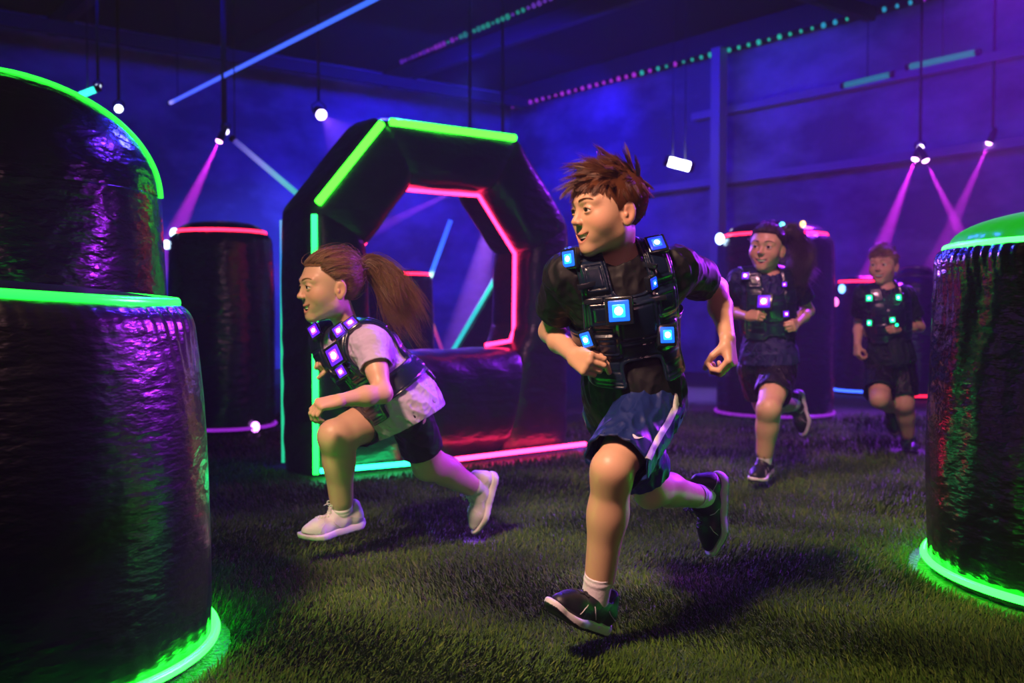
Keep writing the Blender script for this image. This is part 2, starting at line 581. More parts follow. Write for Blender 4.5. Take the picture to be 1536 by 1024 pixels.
def arch_seg(stations, n=56, per=26, e=0.5, pinch=0.05, s0=0.0, s1=0.50, pe=(1, 1)):
    """stations: [(inner(t,z), outer(t,z)), ...]"""
    st = np.array(stations, float)
    m = len(st)
    ts = np.linspace(0, m - 1, per * (m - 1) + 1)
    V = []
    th = np.arange(n) * TAU / n
    for x in ts:
        i = min(int(x), m - 2); q = x - i
        I, O = st[i] * (1 - q) + st[i + 1] * q
        c, h = (I + O) / 2, (O - I) / 2
        L0, L1 = x / (m - 1), 1 - x / (m - 1)
        pf = 1 - pinch * (math.exp(-L0 / 0.035) * pe[0] + math.exp(-L1 / 0.035) * pe[1])
        wob = 1 + 0.008 * np.sin(5 * th + x * 9) * (1 + 1.2 * (math.exp(-L0 / 0.08) + math.exp(-L1 / 0.08)) * np.sin(17 * th))
        cr, sr = se(np.cos(th), e) * pf * wob, se(np.sin(th), e) * pf * wob
        row = [AP(c[0] + h[0] * a, c[1] + h[1] * a, (s0 + s1) / 2 + (s1 - s0) / 2 * b_) for a, b_ in zip(cr, sr)]
        V.append(row)
    V = np.array(V)
    mb = MB(); mb.grid(V, closev=True)
    for end, fl in ((V[0], False), (V[-1], True)):
        cc = end.mean(0)
        v = np.concatenate([end, [cc]])
        t = [((n, (j + 1) % n, j) if not fl else (n, j, (j + 1) % n)) for j in range(n)]
        mb.add(v, None, t)
    return mb

OL = dict(a=(0.0, 0.0), b=(0.0, 1.52), c=(0.46, 2.08), d=(1.48, 2.08), e=(1.94, 1.52), f=(1.94, 0.0))
IL = dict(b=(0.40, 1.31), c=(0.70, 1.68), d=(1.26, 1.68), e=(1.56, 1.31))
M_ARCH = pmat('arch_vinyl', (0.010, 0.010, 0.013), 0.36, spec=0.55, coat=0.25, coatr=0.2, bump=(9.0, 0.45, (1, 1, 2.4), 0.02))
arch_seg([((0.66, 0.0), OL['a']), ((0.64, 0.30), (0, 0.3)), ((0.56, 0.62), (0, 0.62)), ((0.42, 0.84), (0, 0.86)), (IL['b'], OL['b'])]).build('left_leg_tube', M_ARCH, arch)
arch_seg([((1.33, 0.0), OL['f']), ((1.36, 0.30), (1.94, 0.3)), ((1.46, 0.62), (1.94, 0.62)), ((1.55, 0.84), (1.94, 0.86)), (IL['e'], OL['e'])]).build('right_leg_tube', M_ARCH, arch)
arch_seg([(IL['b'], OL['b']), (IL['c'], OL['c'])]).build('left_shoulder_tube', M_ARCH, arch)
arch_seg([(IL['c'], OL['c']), (IL['d'], OL['d'])]).build('top_tube', M_ARCH, arch)
arch_seg([(IL['d'], OL['d']), (IL['e'], OL['e'])]).build('right_shoulder_tube', M_ARCH, arch)
# sill: a fat tube lying between the feet
arch_seg([((0.70, 0.02), (0.58, 0.70)), ((1.0, 0.02), (0.98, 0.69)), ((1.30, 0.02), (1.46, 0.70))], e=0.7, pinch=0.02, s0=-0.10, s1=0.46).build('sill_tube', M_ARCH, arch)


def arch_strip(name, pts, mat, r=0.013, flat=1.0):
    pts = np.array([AP(*p) for p in pts])
    out = [pts[0]]
    for a, b_ in zip(pts[:-1], pts[1:]):
        L = np.linalg.norm(b_ - a)
        n = max(2, int(L / 0.05))
        for k in range(1, n + 1): out.append(a + (b_ - a) * k / n)
    MB().tube(np.array(out), r, 10).build(name, mat, arch)

M_LEG = emat_grad('green_led_leg', [(0.0, (0.012, 1.0, 0.06)), (1.0, (0.02, 1.0, 0.14))], 4.5)
arch_strip('green_strip', [(0.025, 0.02, 0.018), (0.025, 0.80, 0.018)], M_LEG, 0.016)
arch_strip('green_strip', [(0.025, 0.86, 0.018), (0.025, 1.47, 0.018)], M_LEG, 0.016)
arch_strip('green_strip', [(0.045, 1.535, 0.012), (0.455, 2.02, 0.012)], M_LIME, 0.021)
arch_strip('green_strip', [(0.515, 2.035, 0.012), (1.43, 2.035, 0.012)], M_LIME, 0.021)
arch_strip('green_strip', [(1.49, 2.05, 0.30), (1.93, 1.51, 0.30)], emat('dim_green_led', (0.02, 0.9, 0.15), 1.2), 0.010)
PS = 0.17
arch_strip('pink_strip', [(0.405, 0.88, PS), (0.405, 1.31, PS), (0.70, 1.672, PS), (1.26, 1.672, PS), (1.553, 1.31, PS), (1.545, 0.80, PS), (1.50, 0.735, PS - 0.02), (1.30, 0.712, PS - 0.02)], M_PINK, 0.0125)
M_REAR_GLINT = emat_grad('blue_to_green_glint', [(0.0, (0.02, 0.7, 0.35)), (0.55, (0.02, 0.8, 0.35)), (0.85, (0.05, 0.35, 1.0)), (1.0, (0.2, 0.5, 1.0))], 0.9)
arch_strip('rear_glint', [(0.036, 0.03, 0.470), (0.036, 1.47, 0.470)], M_REAR_GLINT, 0.009)  # glowing tube standing in for a reflection along the rear edge
arch_strip('ground_strip', [(0.03, 0.045, -0.03), (0.80, 0.045, -0.13)], emat('aqua_green_led', (0.008, 1.0, 0.24), 17.0), 0.013)
arch_strip('ground_strip', [(0.86, 0.045, -0.135), (1.94, 0.045, -0.10)], emat('pink_ground_led', PINK, 20.0), 0.013)

# ================================================================== wedge bunker behind the arch, seen through it
bk = G(770, 628)
bunk = empty('wedge_bunker', bk)
tag(bunk, 'dark three-sided inflatable wedge with a teal edge, seen through the arch opening', 'inflatable bunker')
h = 1.39; w = 0.80
def wedge():
    apex = np.array([0, 0.28, h]); bl = np.array([-w, 0, 0]); br = np.array([0.42, 0, 0]); bkp = np.array([0, 0.9, 0])
    faces = [(bl, br, apex), (br, bkp, apex), (bkp, bl, apex)]
    cen = np.array([0, 0.36, 0.4])
    mb = MB(); n = 22
    for a, b_, c_ in faces:
        nn = nrm(np.cross(b_ - a, c_ - a))
        V = np.zeros((n + 1, n + 1, 3))
        for i in range(n + 1):
            for j in range(n + 1):
                u, v = i / n, j / n
                p = (a * (1 - u) + b_ * u) * (1 - v) + c_ * v
                V[i, j] = p + nn * 0.09 * (math.sin(math.pi * u) * math.sin(math.pi * min(v * 1.0, 1))) ** 0.7
        mb.grid(V)
    return mb
wedge().build('cover', M_VINYL, bunk)
pts = [np.array([-w, -0.012, 0.03]) * (1 - q) + np.array([-0.01, 0.262, h]) * q for q in np.linspace(0, 1, 20)]
MB().tube(pts, 0.018, 8).build('edge_light', emat_grad('teal_edge_led', [(0, (0.02, 0.5, 0.5)), (0.6, (0.02, 0.5, 0.55)), (0.85, (0.05, 0.9, 0.6)), (1, (0.3, 0.4, 1.0))], 1.3, 'X'), bunk)
pts = [np.array([-0.28, -0.05, 0.25]) * (1 - q) + np.array([-0.03, 0.18, 1.13]) * q for q in np.linspace(0, 1, 16)]
MB().tube(pts, 0.016, 8).build('face_fold_line', emat('teal_fold_line', (0.01, 0.3, 0.5), 0.5), bunk)  # fold line on the front face, drawn as a faintly glowing tube
PILLARS.append((bk[0], bk[1] + 0.4, 0.9))

# chevron light stand behind the arch
cb = G(676, 606)
chev = empty('chevron_light', cb)
tag(chev, 'bent light stand, blue upper arm and orange lower arm, seen through the arch', 'stand light')
Yc = cb[1]
pa, pb, pc_ = P(676, 330, Yc) - cb, P(634, 446, Yc) - cb, P(676, 560, Yc) - cb
MB().tube(np.linspace(pb + (pa - pb) * 0.02, pa, 14), 0.022, 8).build('upper_arm', emat_grad('blue_white_led', [(0, (0.7, 1.0, 0.9)), (0.28, (0.5, 0.9, 0.8)), (0.34, (0.02, 0.12, 0.8)), (1, (0.02, 0.06, 0.8))], 2.2), chev)
MB().tube(np.linspace(pc_, pb + (pc_ - pb) * 0.05, 14), 0.016, 8).build('lower_arm', emat_grad('orange_pink_led', [(0, (0.2, 0.02, 0.5)), (0.55, (0.5, 0.04, 0.3)), (0.8, (0.9, 0.25, 0.1)), (1, (0.6, 0.2, 0.1))], 0.9), chev)
mb = MB(); mb.tube([(pc_[0], pc_[1], 0.0), (pc_[0], pc_[1], 0.03)], 0.14, 24); mb.tube([(pc_[0], pc_[1], 0.03), pc_], 0.02, 10)
mb.build('base', M_BLACK, chev)
# ================================================================== SMOOTH BODIES (signed distance shapes -> one mesh)
def smin(a, b, k):
    if k <= 0: return np.minimum(a, b)
    h = np.maximum(k - np.abs(a - b), 0) / k
    return np.minimum(a, b) - h * h * k * 0.25


def smax(a, b, k):
    return -smin(-a, -b, k)


class RC:
    """round cone a->b"""
    def __init__(s, a, b, r1, r2):
        s.a, s.b, s.r1, s.r2 = np.asarray(a, float), np.asarray(b, float), r1, r2
        r = max(r1, r2)
        s.lo, s.hi = np.minimum(s.a, s.b) - r, np.maximum(s.a, s.b) + r
        s.ba = s.b - s.a
        s.l2 = max(np.dot(s.ba, s.ba), 1e-9)
        s.rr = r1 - r2
        s.a2 = s.l2 - s.rr ** 2
        s.il2 = 1 / s.l2

    def __call__(s, p):
        pa = p - s.a
        y = pa @ s.ba
        z = y - s.l2
        t = pa * s.l2 - s.ba * y[:, None]
        x2 = np.einsum('ij,ij->i', t, t)
        y2 = y * y * s.l2
        z2 = z * z * s.l2
        k = np.sign(s.rr) * s.rr * s.rr * x2
        if s.a2 <= 0:   # one sphere inside the other
            return np.linalg.norm(pa, axis=1) - s.r1 if s.r1 >= s.r2 else np.linalg.norm(p - s.b, axis=1) - s.r2
        d = (np.sqrt(x2 * s.a2 * s.il2) + y * s.rr) * s.il2 - s.r1
        m1 = np.sign(z) * s.a2 * z2 > k
        d = np.where(m1, np.sqrt(x2 + z2) * s.il2 - s.r2, d)
        m2 = (~m1) & (np.sign(y) * s.a2 * y2 < k)
        d = np.where(m2, np.sqrt(x2 + y2) * s.il2 - s.r1, d)
        return d


class EL:
    """ellipsoid, R columns = axes"""
    def __init__(s, c, r, R=None):
        s.c, s.r = np.asarray(c, float), np.asarray(r, float)
        s.R = np.eye(3) if R is None else np.asarray(R, float)
        e = np.sqrt(((s.R * s.r) ** 2).sum(1))
        s.lo, s.hi = s.c - e, s.c + e

    def __call__(s, p):
        q = (p - s.c) @ s.R
        k0 = np.sqrt(((q / s.r) ** 2).sum(1))
        k1 = np.sqrt(((q / s.r ** 2) ** 2).sum(1)) + 1e-9
        return k0 * (k0 - 1) / k1


class BX:
    """rounded box"""
    def __init__(s, c, h, rad, R=None):
        s.c, s.h, s.rad = np.asarray(c, float), np.asarray(h, float) - rad, rad
        s.R = np.eye(3) if R is None else np.asarray(R, float)
        e = (np.abs(s.R) * (s.h + rad)).sum(1)
        s.lo, s.hi = s.c - e, s.c + e

    def __call__(s, p):
        q = np.abs((p - s.c) @ s.R) - s.h
        return np.linalg.norm(np.maximum(q, 0), axis=1) + np.minimum(q.max(1), 0) - s.rad


class FN:
    def __init__(s, f, lo, hi):
        s.f, s.lo, s.hi = f, np.asarray(lo, float), np.asarray(hi, float)

    def __call__(s, p):
        return s.f(p)


class Shape:
    def __init__(s):
        s.pr = []

    def u(s, prim, k=0.01):
        s.pr.append((prim, 'u', k)); return s

    def sub(s, prim, k=0.004):
        s.pr.append((prim, 's', k)); return s

    def bounds(s):
        us = [p for p, o, k in s.pr if o == 'u']
        return np.min([p.lo for p in us], 0), np.max([p.hi for p in us], 0)

    def ev(s, p, lo=None, hi=None, m=0.03):
        d = np.full(len(p), 0.2)
        if lo is None: lo, hi = p.min(0), p.max(0)
        for prim, op, k in s.pr:
            e = m + k
            if (prim.lo - e > hi).any() or (prim.hi + e < lo).any(): continue
            q = prim(p)
            d = smin(d, q, k) if op == 'u' else smax(d, -q, k)
        return d


def surface_nets(fn, lo, hi, h, n=22):
    lo, hi = np.asarray(lo, float) - 2 * h, np.asarray(hi, float) + 2 * h
    N = np.maximum(np.ceil((hi - lo) / h).astype(int), 2) + 1
    NK, NJ = int(N[2]) + 4, int(N[1]) + 4
    ids, pos, quads = [], [], []
    ar = np.arange(n + 1)
    gi, gj, gk = np.meshgrid(ar, ar, ar, indexing='ij')
    loc = np.stack([gi, gj, gk], -1).reshape(-1, 3)
    diag = h * n * 0.87
    for i0 in range(0, N[0], n):
        for j0 in range(0, N[1], n):
            for k0 in range(0, N[2], n):
                o = lo + h * np.array([i0, j0, k0])
                c = o + h * n / 2
                dc = fn(c[None], o, o + h * n)
                if abs(dc[0]) > diag * 1.7 + 0.012: continue
                p = o + loc * h
                d = fn(p, o, o + h * n).reshape(n + 1, n + 1, n + 1)
                s = d < 0
                if s.all() or not s.any(): continue
                # cells
                acc = np.zeros((n, n, n, 3)); cnt = np.zeros((n, n, n))
                for ax in range(3):
                    for a in (0, 1):
                        for b in (0, 1):
                            sl0 = [None] * 3; sl1 = [None] * 3
                            oth = [q for q in range(3) if q != ax]
                            off = np.zeros(3)
                            sl0[ax], sl1[ax] = slice(0, n), slice(1, n + 1)
                            for w_, q in zip((a, b), oth):
                                sl0[q] = sl1[q] = slice(w_, w_ + n); off[q] = w_
                            d0, d1 = d[tuple(sl0)], d[tuple(sl1)]
                            m = (d0 < 0) != (d1 < 0)
                            if not m.any(): continue
                            t = np.where(m, d0 / np.where(m, d0 - d1, 1), 0)
                            for q in oth: acc[..., q] += m * off[q]
                            acc[..., ax] += m * t
                            cnt += m
                m = cnt > 0
                ci = np.argwhere(m)
                v = (acc[m] / cnt[m][:, None] + ci) * h + o
                g = ci + [i0, j0, k0] + 1
                ids.append((g[:, 0] * NJ + g[:, 1]) * NK + g[:, 2]); pos.append(v)
                for ax in range(3):
                    sl0 = [slice(0, n)] * 3; sl1 = [slice(0, n)] * 3
                    sl1[ax] = slice(1, n + 1)
                    a_, b_ = s[tuple(sl0)], s[tuple(sl1)]
                    e = np.argwhere(a_ != b_)
                    if not len(e): continue
                    fl = a_[tuple(e.T)]
                    g = e + [i0, j0, k0] + 1
                    u, w_ = [(1, 2), (2, 0), (0, 1)][ax]
                    def cid(du, dw):
                        q = g.copy(); q[:, u] -= du; q[:, w_] -= dw
                        return (q[:, 0] * NJ + q[:, 1]) * NK + q[:, 2]
                    Q = np.stack([cid(1, 1), cid(0, 1), cid(0, 0), cid(1, 0)], 1)
                    Q[~fl] = Q[~fl][:, ::-1]
                    quads.append(Q)
    ids = np.concatenate(ids); pos = np.concatenate(pos); Q = np.concatenate(quads)
    srt = np.argsort(ids); ids, pos = ids[srt], pos[srt]
    I = np.searchsorted(ids, Q)
    I = np.clip(I, 0, len(ids) - 1)
    ok = (ids[I] == Q).all(1)
    return pos, I[ok]


def relax(v, q, it=2, lam=0.5):
    """light Laplacian smoothing over quad edges"""
    e = np.concatenate([q[:, [0, 1]], q[:, [1, 2]], q[:, [2, 3]], q[:, [3, 0]]])
    for _ in range(it):
        s = np.zeros_like(v); c = np.zeros(len(v))
        for ax in range(3):
            s[:, ax] = np.bincount(e[:, 0], v[e[:, 1], ax], len(v)) + np.bincount(e[:, 1], v[e[:, 0], ax], len(v))
        c = np.bincount(e[:, 0], minlength=len(v)) + np.bincount(e[:, 1], minlength=len(v))
        v = v + lam * (s / np.maximum(c, 1)[:, None] - v)
    return v


def sdf_mesh(name, fn, lo, hi, h, mat, parent, smooth_it=1, colf=None):
    v, q = surface_nets(fn, lo, hi, h)
    if smooth_it: v = relax(v, q, smooth_it)
    col = colf(v) if colf else None
    return mesh_obj(name, v, q, mat, parent, world=True, col=col)


def rotm(axis, ang):
    return np.array(Matrix.Rotation(ang, 3, Vector(axis)))


def wrinkle(p, seed, freq, amp, sq=(1, 1, 1)):
    r = np.random.default_rng(seed)
    out = 0
    for k in range(4):
        d = nrm(r.normal(size=3) * np.array(sq)) * freq * r.uniform(0.6, 1.5)
        d2 = nrm(r.normal(size=3)) * freq * 0.5
        out = out + np.sin(p @ d + 1.3 * np.sin(p @ d2 + r.uniform(0, 6)) + r.uniform(0, 6)) * (0.9 if k else 1.2)
    out = out / 2.4
    return amp * (np.abs(out) * 1.2 - 0.45)
# ================================================================== PEOPLE
def head_frame(c, yaw, pitch, roll, H):
    """yaw: degrees turned to the picture's left from facing the camera; pitch>0 looks down"""
    y, p = math.radians(yaw), math.radians(pitch)
    F = np.array([-math.sin(y) * math.cos(p), -math.cos(y) * math.cos(p), -math.sin(p)])
    U = np.array([-math.sin(y) * math.sin(p), -math.cos(y) * math.sin(p), math.cos(p)])
    if roll:
        U = rotm(F, math.radians(roll)) @ U
    R = np.cross(F, U)
    return dict(c=np.asarray(c, float), M=np.stack([R, F, U], 1), s=H / 0.222)


def add_head(S, hf, female=False):
    c, M, s = hf['c'], hf['M'], hf['s']
    def w(x, y, z): return c + M @ (np.array([x, y, z]) * s)
    def el(x, y, z, a, b, d, rot=None):
        R = M if rot is None else M @ rot
        return EL(w(x, y, z), np.array([a, b, d]) * s, R)
    def rc(p, q, r1, r2): return RC(w(*p), w(*q), r1 * s, r2 * s)
    # skull and jaw
    S.u(el(0, -0.014, 0.026, 0.0745, 0.0925, 0.0835), 0.01)
    S.u(el(0, 0.020, 0.006, 0.0655, 0.0645, 0.064), 0.016)
    S.u(el(0, 0.021, -0.042, 0.0595, 0.057, 0.058), 0.03)
    S.u(rc((-0.036, 0.004, -0.062), (-0.011, 0.062, -0.091), 0.019, 0.014), 0.03)
    S.u(rc((0.036, 0.004, -0.062), (0.011, 0.062, -0.091), 0.019, 0.014), 0.03)
    S.u(el(0, 0.0685, -0.0925, 0.016, 0.0135, 0.0135), 0.020)
    for sx in (-1, 1):
        # cheek, lifted by the smile
        S.u(el(sx * 0.036, 0.050, -0.030, 0.024, 0.0235, 0.024), 0.034)
        # brow ridge
        S.u(rc((sx * 0.012, 0.0790, 0.022), (sx * 0.047, 0.064, 0.022), 0.008, 0.007), 0.020)
        # eye socket hollow
        S.sub(el(sx * 0.031, 0.0925, 0.001, 0.0185, 0.0115, 0.0125), 0.016)
    # nose
    S.u(rc((0, 0.077, 0.012), (0, 0.0945, -0.020), 0.0060, 0.0078), 0.012)
    S.u(el(0, 0.0985, -0.0255, 0.0088, 0.0092, 0.0080), 0.007)
    for sx in (-1, 1):
        S.u(el(sx * 0.0098, 0.0910, -0.0285, 0.0062, 0.0078, 0.0062), 0.006)
        S.sub(el(sx * 0.0052, 0.0950, -0.0350, 0.0030, 0.0045, 0.003), 0.003)
    # mouth mound
    S.u(el(0, 0.064, -0.060, 0.036, 0.022, 0.024), 0.018)
    for sx in (-1, 1):
        # eyelids round the eyeball
        S.u(EL(w(sx * 0.031, 0.0700, 0.001), np.array([0.0172, 0.0163, 0.0164]) * s, M), 0.003)
    zc = lambda x: -0.0605 + 8.6 * x * x
    # lips
    xs = np.linspace(-0.0335, 0.0335, 13)
    def lipy(x): return 0.0862 - 20 * x * x
    for a, b in zip(xs[:-1], xs[1:]):
        fa, fb = max(1 - (a / 0.0355) ** 2, 0), max(1 - (b / 0.0355) ** 2, 0)
        S.u(rc((a, lipy(a) - 0.001, zc(a) + 0.0040 * fa), (b, lipy(b) - 0.001, zc(b) + 0.0040 * fb), 0.0024 + 0.001 * fa, 0.0024 + 0.001 * fb), 0.004)
        S.u(rc((a, lipy(a) - 0.004, zc(a) - 0.0165 * fa), (b, lipy(b) - 0.004, zc(b) - 0.0165 * fb), 0.0026 + 0.0020 * fa, 0.0026 + 0.0020 * fb), 0.004)
    # open smile
    def cav(p):
        q = (p - c) @ M / s
        x, y, z = q.T
        f = np.clip(1 - (x / 0.0325) ** 2, 0.0, 1)
        zz = z - (-0.0605 + 8.6 * x * x) + 0.0062 * f
        e = np.maximum(np.abs(zz) - 0.0075 * f, np.maximum(np.abs(x) - 0.032, 0.060 - y))
        return e * s
    S.sub(FN(cav, w(0, 0.08, -0.058) - 0.040 * s, w(0, 0.08, -0.058) + 0.040 * s), 0.0015)
    # eye opening
    for sx in (-1, 1):
        def slit(p, sx=sx):
            q = (p - c) @ M / s
            x, y, z = q[:, 0] - sx * 0.031, q[:, 1], q[:, 2] - 0.001
            f = np.clip(1 - (x / 0.0150) ** 2, 0, 1)
            e = np.maximum(np.abs(z - 0.0024 * f + 0.0014) - 0.0052 * f, np.maximum(np.abs(x) - 0.0148, 0.067 - y))
            return e * s
        S.sub(FN(slit, w(sx * 0.031, 0.08, 0.002) - 0.022 * s, w(sx * 0.031, 0.08, 0.002) + 0.022 * s), 0.001)
    # ears
    for sx in (-1, 1):
        rot = rotm((0, 0, 1), sx * 0.35) @ rotm((1, 0, 0), 0.18)
        S.u(EL(w(sx * 0.0755, -0.012, -0.016), np.array([0.0065, 0.0175, 0.0285]) * s, M @ rot), 0.006)
        S.u(EL(w(sx * 0.0725, -0.008, -0.038), np.array([0.006, 0.009, 0.010]) * s, M @ rot), 0.006)
        S.sub(EL(w(sx * 0.0825, -0.009, -0.014), np.array([0.0055, 0.0100, 0.0175]) * s, M @ rot), 0.004)
        S.u(EL(w(sx * 0.0775, -0.003, -0.020), np.array([0.0035, 0.0045, 0.007]) * s, M @ rot), 0.003)


def head_colours(hf, base, hairc, hair_mask):
    c, M, s = hf['c'], hf['M'], hf['s']
    base = np.array(base)
    def f(v):
        q = (v - c) @ M / s
        x, y, z = q.T
        col = np.repeat(base[None], len(v), 0).astype(float)
        near = (np.abs(q) < 0.16).all(1)
        # cheeks, nose, ears a little redder
        blush = np.exp(-((np.abs(x) - 0.04) ** 2 + (z + 0.026) ** 2 + (y - 0.062) ** 2) / 0.0006) + 0.8 * np.exp(-(x ** 2 + (y - 0.103) ** 2 + (z + 0.027) ** 2) / 0.0002) + 0.7 * (np.abs(x) > 0.074) * near
        col *= 1 - np.clip(blush, 0, 1)[:, None] * np.array([0.0, 0.22, 0.22])
        # lips
        zc = -0.0605 + 8.6 * x * x
        lw = np.clip(1 - (x / 0.0355) ** 2, 0, 1)
        ul = np.exp(-((z - zc - 0.0040 * lw) / 0.0040) ** 2) + np.exp(-((z - zc + 0.0165 * lw) / 0.0052) ** 2)
        lip = np.clip(ul, 0, 1) * (lw > 0.1) * np.clip(lw * 2.5, 0, 1) * (y > 0.056) * near
        col = col * (1 - 0.75 * lip[:, None]) + np.array([0.52, 0.16, 0.15]) * 0.75 * lip[:, None]
        inner = (np.abs(z - zc + 0.0062 * lw) < 0.0078 * lw) & (y < 0.0815 - 18 * x * x) & (y > 0.045) & near & (np.abs(x) < 0.031)
        col[inner] = (0.05, 0.012, 0.012)
        # hair-covered scalp
        hm = np.clip(hair_mask(q), 0, 1) * near
        col = col * (1 - hm[:, None]) + np.array(hairc)[None] * 0.6 * hm[:, None]
        return col
    return f


def add_hand(S, wrist, D, N, side, size, curl, thumb=(0.5, 0.5), spread=0.06):
    """D: wrist->knuckles, N: palm normal (fingers curl towards it), side=+1 if thumb lies along cross(D,N)"""
    D = nrm(D); N = nrm(np.asarray(N) - np.dot(N, D) * D)
    T = np.cross(D, N) * side              # towards the thumb
    L = size                               # whole hand length when open
    pl = 0.46 * L; pw = 0.40 * L
    wrist = np.asarray(wrist, float)
    pts = {}
    offs = [0.36, 0.12, -0.13, -0.36]
    lens = [0.42, 0.47, 0.44, 0.35]
    fr = 0.048 * L
    # palm
    for o, l in zip(offs, lens):
        a = wrist + D * 0.04 * L + T * o * pw * 0.55
        k = wrist + D * (pl * (1.0 - 0.10 * abs(o - 0.12) / 0.4)) + T * o * pw - N * 0.004 * L / 0.16
        S.u(RC(a, k, 0.085 * L, 0.062 * L), 0.012)
    S.u(EL(wrist + D * 0.20 * L + T * 0.22 * pw * 1.1 + N * 0.03 * L, (0.075 * L, 0.15 * L, 0.07 * L), np.stack([T, D, N], 1)), 0.012)
    S.u(EL(wrist + D * 0.20 * L - T * 0.26 * pw + N * 0.025 * L, (0.06 * L, 0.15 * L, 0.055 * L), np.stack([T, D, N], 1)), 0.012)
    for i, (o, l) in enumerate(zip(offs, lens)):
        k = wrist + D * (pl * (1.0 - 0.10 * abs(o - 0.12) / 0.4)) + T * o * pw
        dirv = nrm(D + T * spread * (o / 0.36))
        ang = 0
        fl = l * L
        seg = [0.48 * fl, 0.30 * fl, 0.24 * fl]
        cu = [math.radians(x * (1 + 0.05 * i)) for x in curl]
        p = k
        F = Shape()
        r = fr * (1.0 if i < 3 else 0.88)
        for j in range(3):
            ang += cu[j]
            d = dirv * math.cos(ang) + N * math.sin(ang)
            q = p + d * seg[j]
            S.u(RC(p, q, r * (1.06 - 0.06 * j), r * (1.0 - 0.08 * j)), 0.0045 if j == 0 else 0.003)
            p = q
    # thumb: leaves the side of the palm near its base
    b0 = wrist + D * 0.16 * L + T * 0.30 * pw + N * 0.02 * L
    d1 = nrm(D * 0.60 + T * 0.62 * (1 - thumb[0]) + N * (0.25 + thumb[0]))
    b1 = b0 + d1 * 0.25 * L
    d2 = nrm(D * (0.75 - 0.5 * thumb[1]) - T * 0.55 * thumb[1] + N * (0.15 + 0.65 * thumb[1]))
    b2 = b1 + d2 * 0.19 * L
    d3 = nrm(d2 * 0.8 - T * 0.5 * thumb[1])
    b3 = b2 + d3 * 0.13 * L
    S.u(RC(b0, b1, 0.078 * L, 0.060 * L), 0.010)
    S.u(RC(b1, b2, 0.060 * L, 0.054 * L), 0.003)
    S.u(RC(b2, b3, 0.054 * L, 0.046 * L), 0.003)


def limb(S, a, b, r0, r1, k=0.02):
    S.u(RC(a, b, r0, r1), k)


def torso_frame(j):
    up = nrm(j['neck'] - j['pel'])
    rs = nrm(j['shR'] - j['shL']); rh = nrm(j['hipR'] - j['hipL'])
    def fr(r):
        r = nrm(r - np.dot(r, up) * up)
        f = np.cross(up, r)
        return np.stack([r, f, up], 1)
    return fr(rs), fr(nrm(rs + rh)), fr(rh)


def torso_prims(S, j, W_, off=0.0, k=0.03):
    """W_: girth factor (1 = shoulders 0.30 m)"""
    Mc, Mm, Mp = torso_frame(j)
    up = j['neck'] - j['pel']
    n = j['pel'] + up * 0.66
    S.u(EL(j['pel'] + up * 0.70, np.array([0.128 * W_, 0.088 * W_, 0.46 * np.linalg.norm(up) * 0.78]) + off, Mc), k)
    S.u(EL(j['pel'] + up * 0.36, np.array([0.112 * W_, 0.083 * W_, 0.17 * W_]) + off, Mm), k + 0.02)
    S.u(EL(j['pel'] + up * 0.05, np.array([0.120 * W_, 0.092 * W_, 0.125 * W_]) + off, Mp), k + 0.02)
    nb = j['neck'] - nrm(up) * 0.02
    for s_ in ('shL', 'shR'):
        S.u(RC(nb * 0.55 + j[s_] * 0.45 - nrm(up) * 0.012, j[s_], 0.043 * W_ + off, 0.046 * W_ + off), k)
        S.u(RC(j[s_] * 0.75 + n * 0.25, n, 0.062 * W_ + off, 0.085 * W_ + off), k)
    S.u(RC(nb - nrm(up) * 0.05, nb, 0.054 * W_ + off, 0.043 * W_ + off), k)


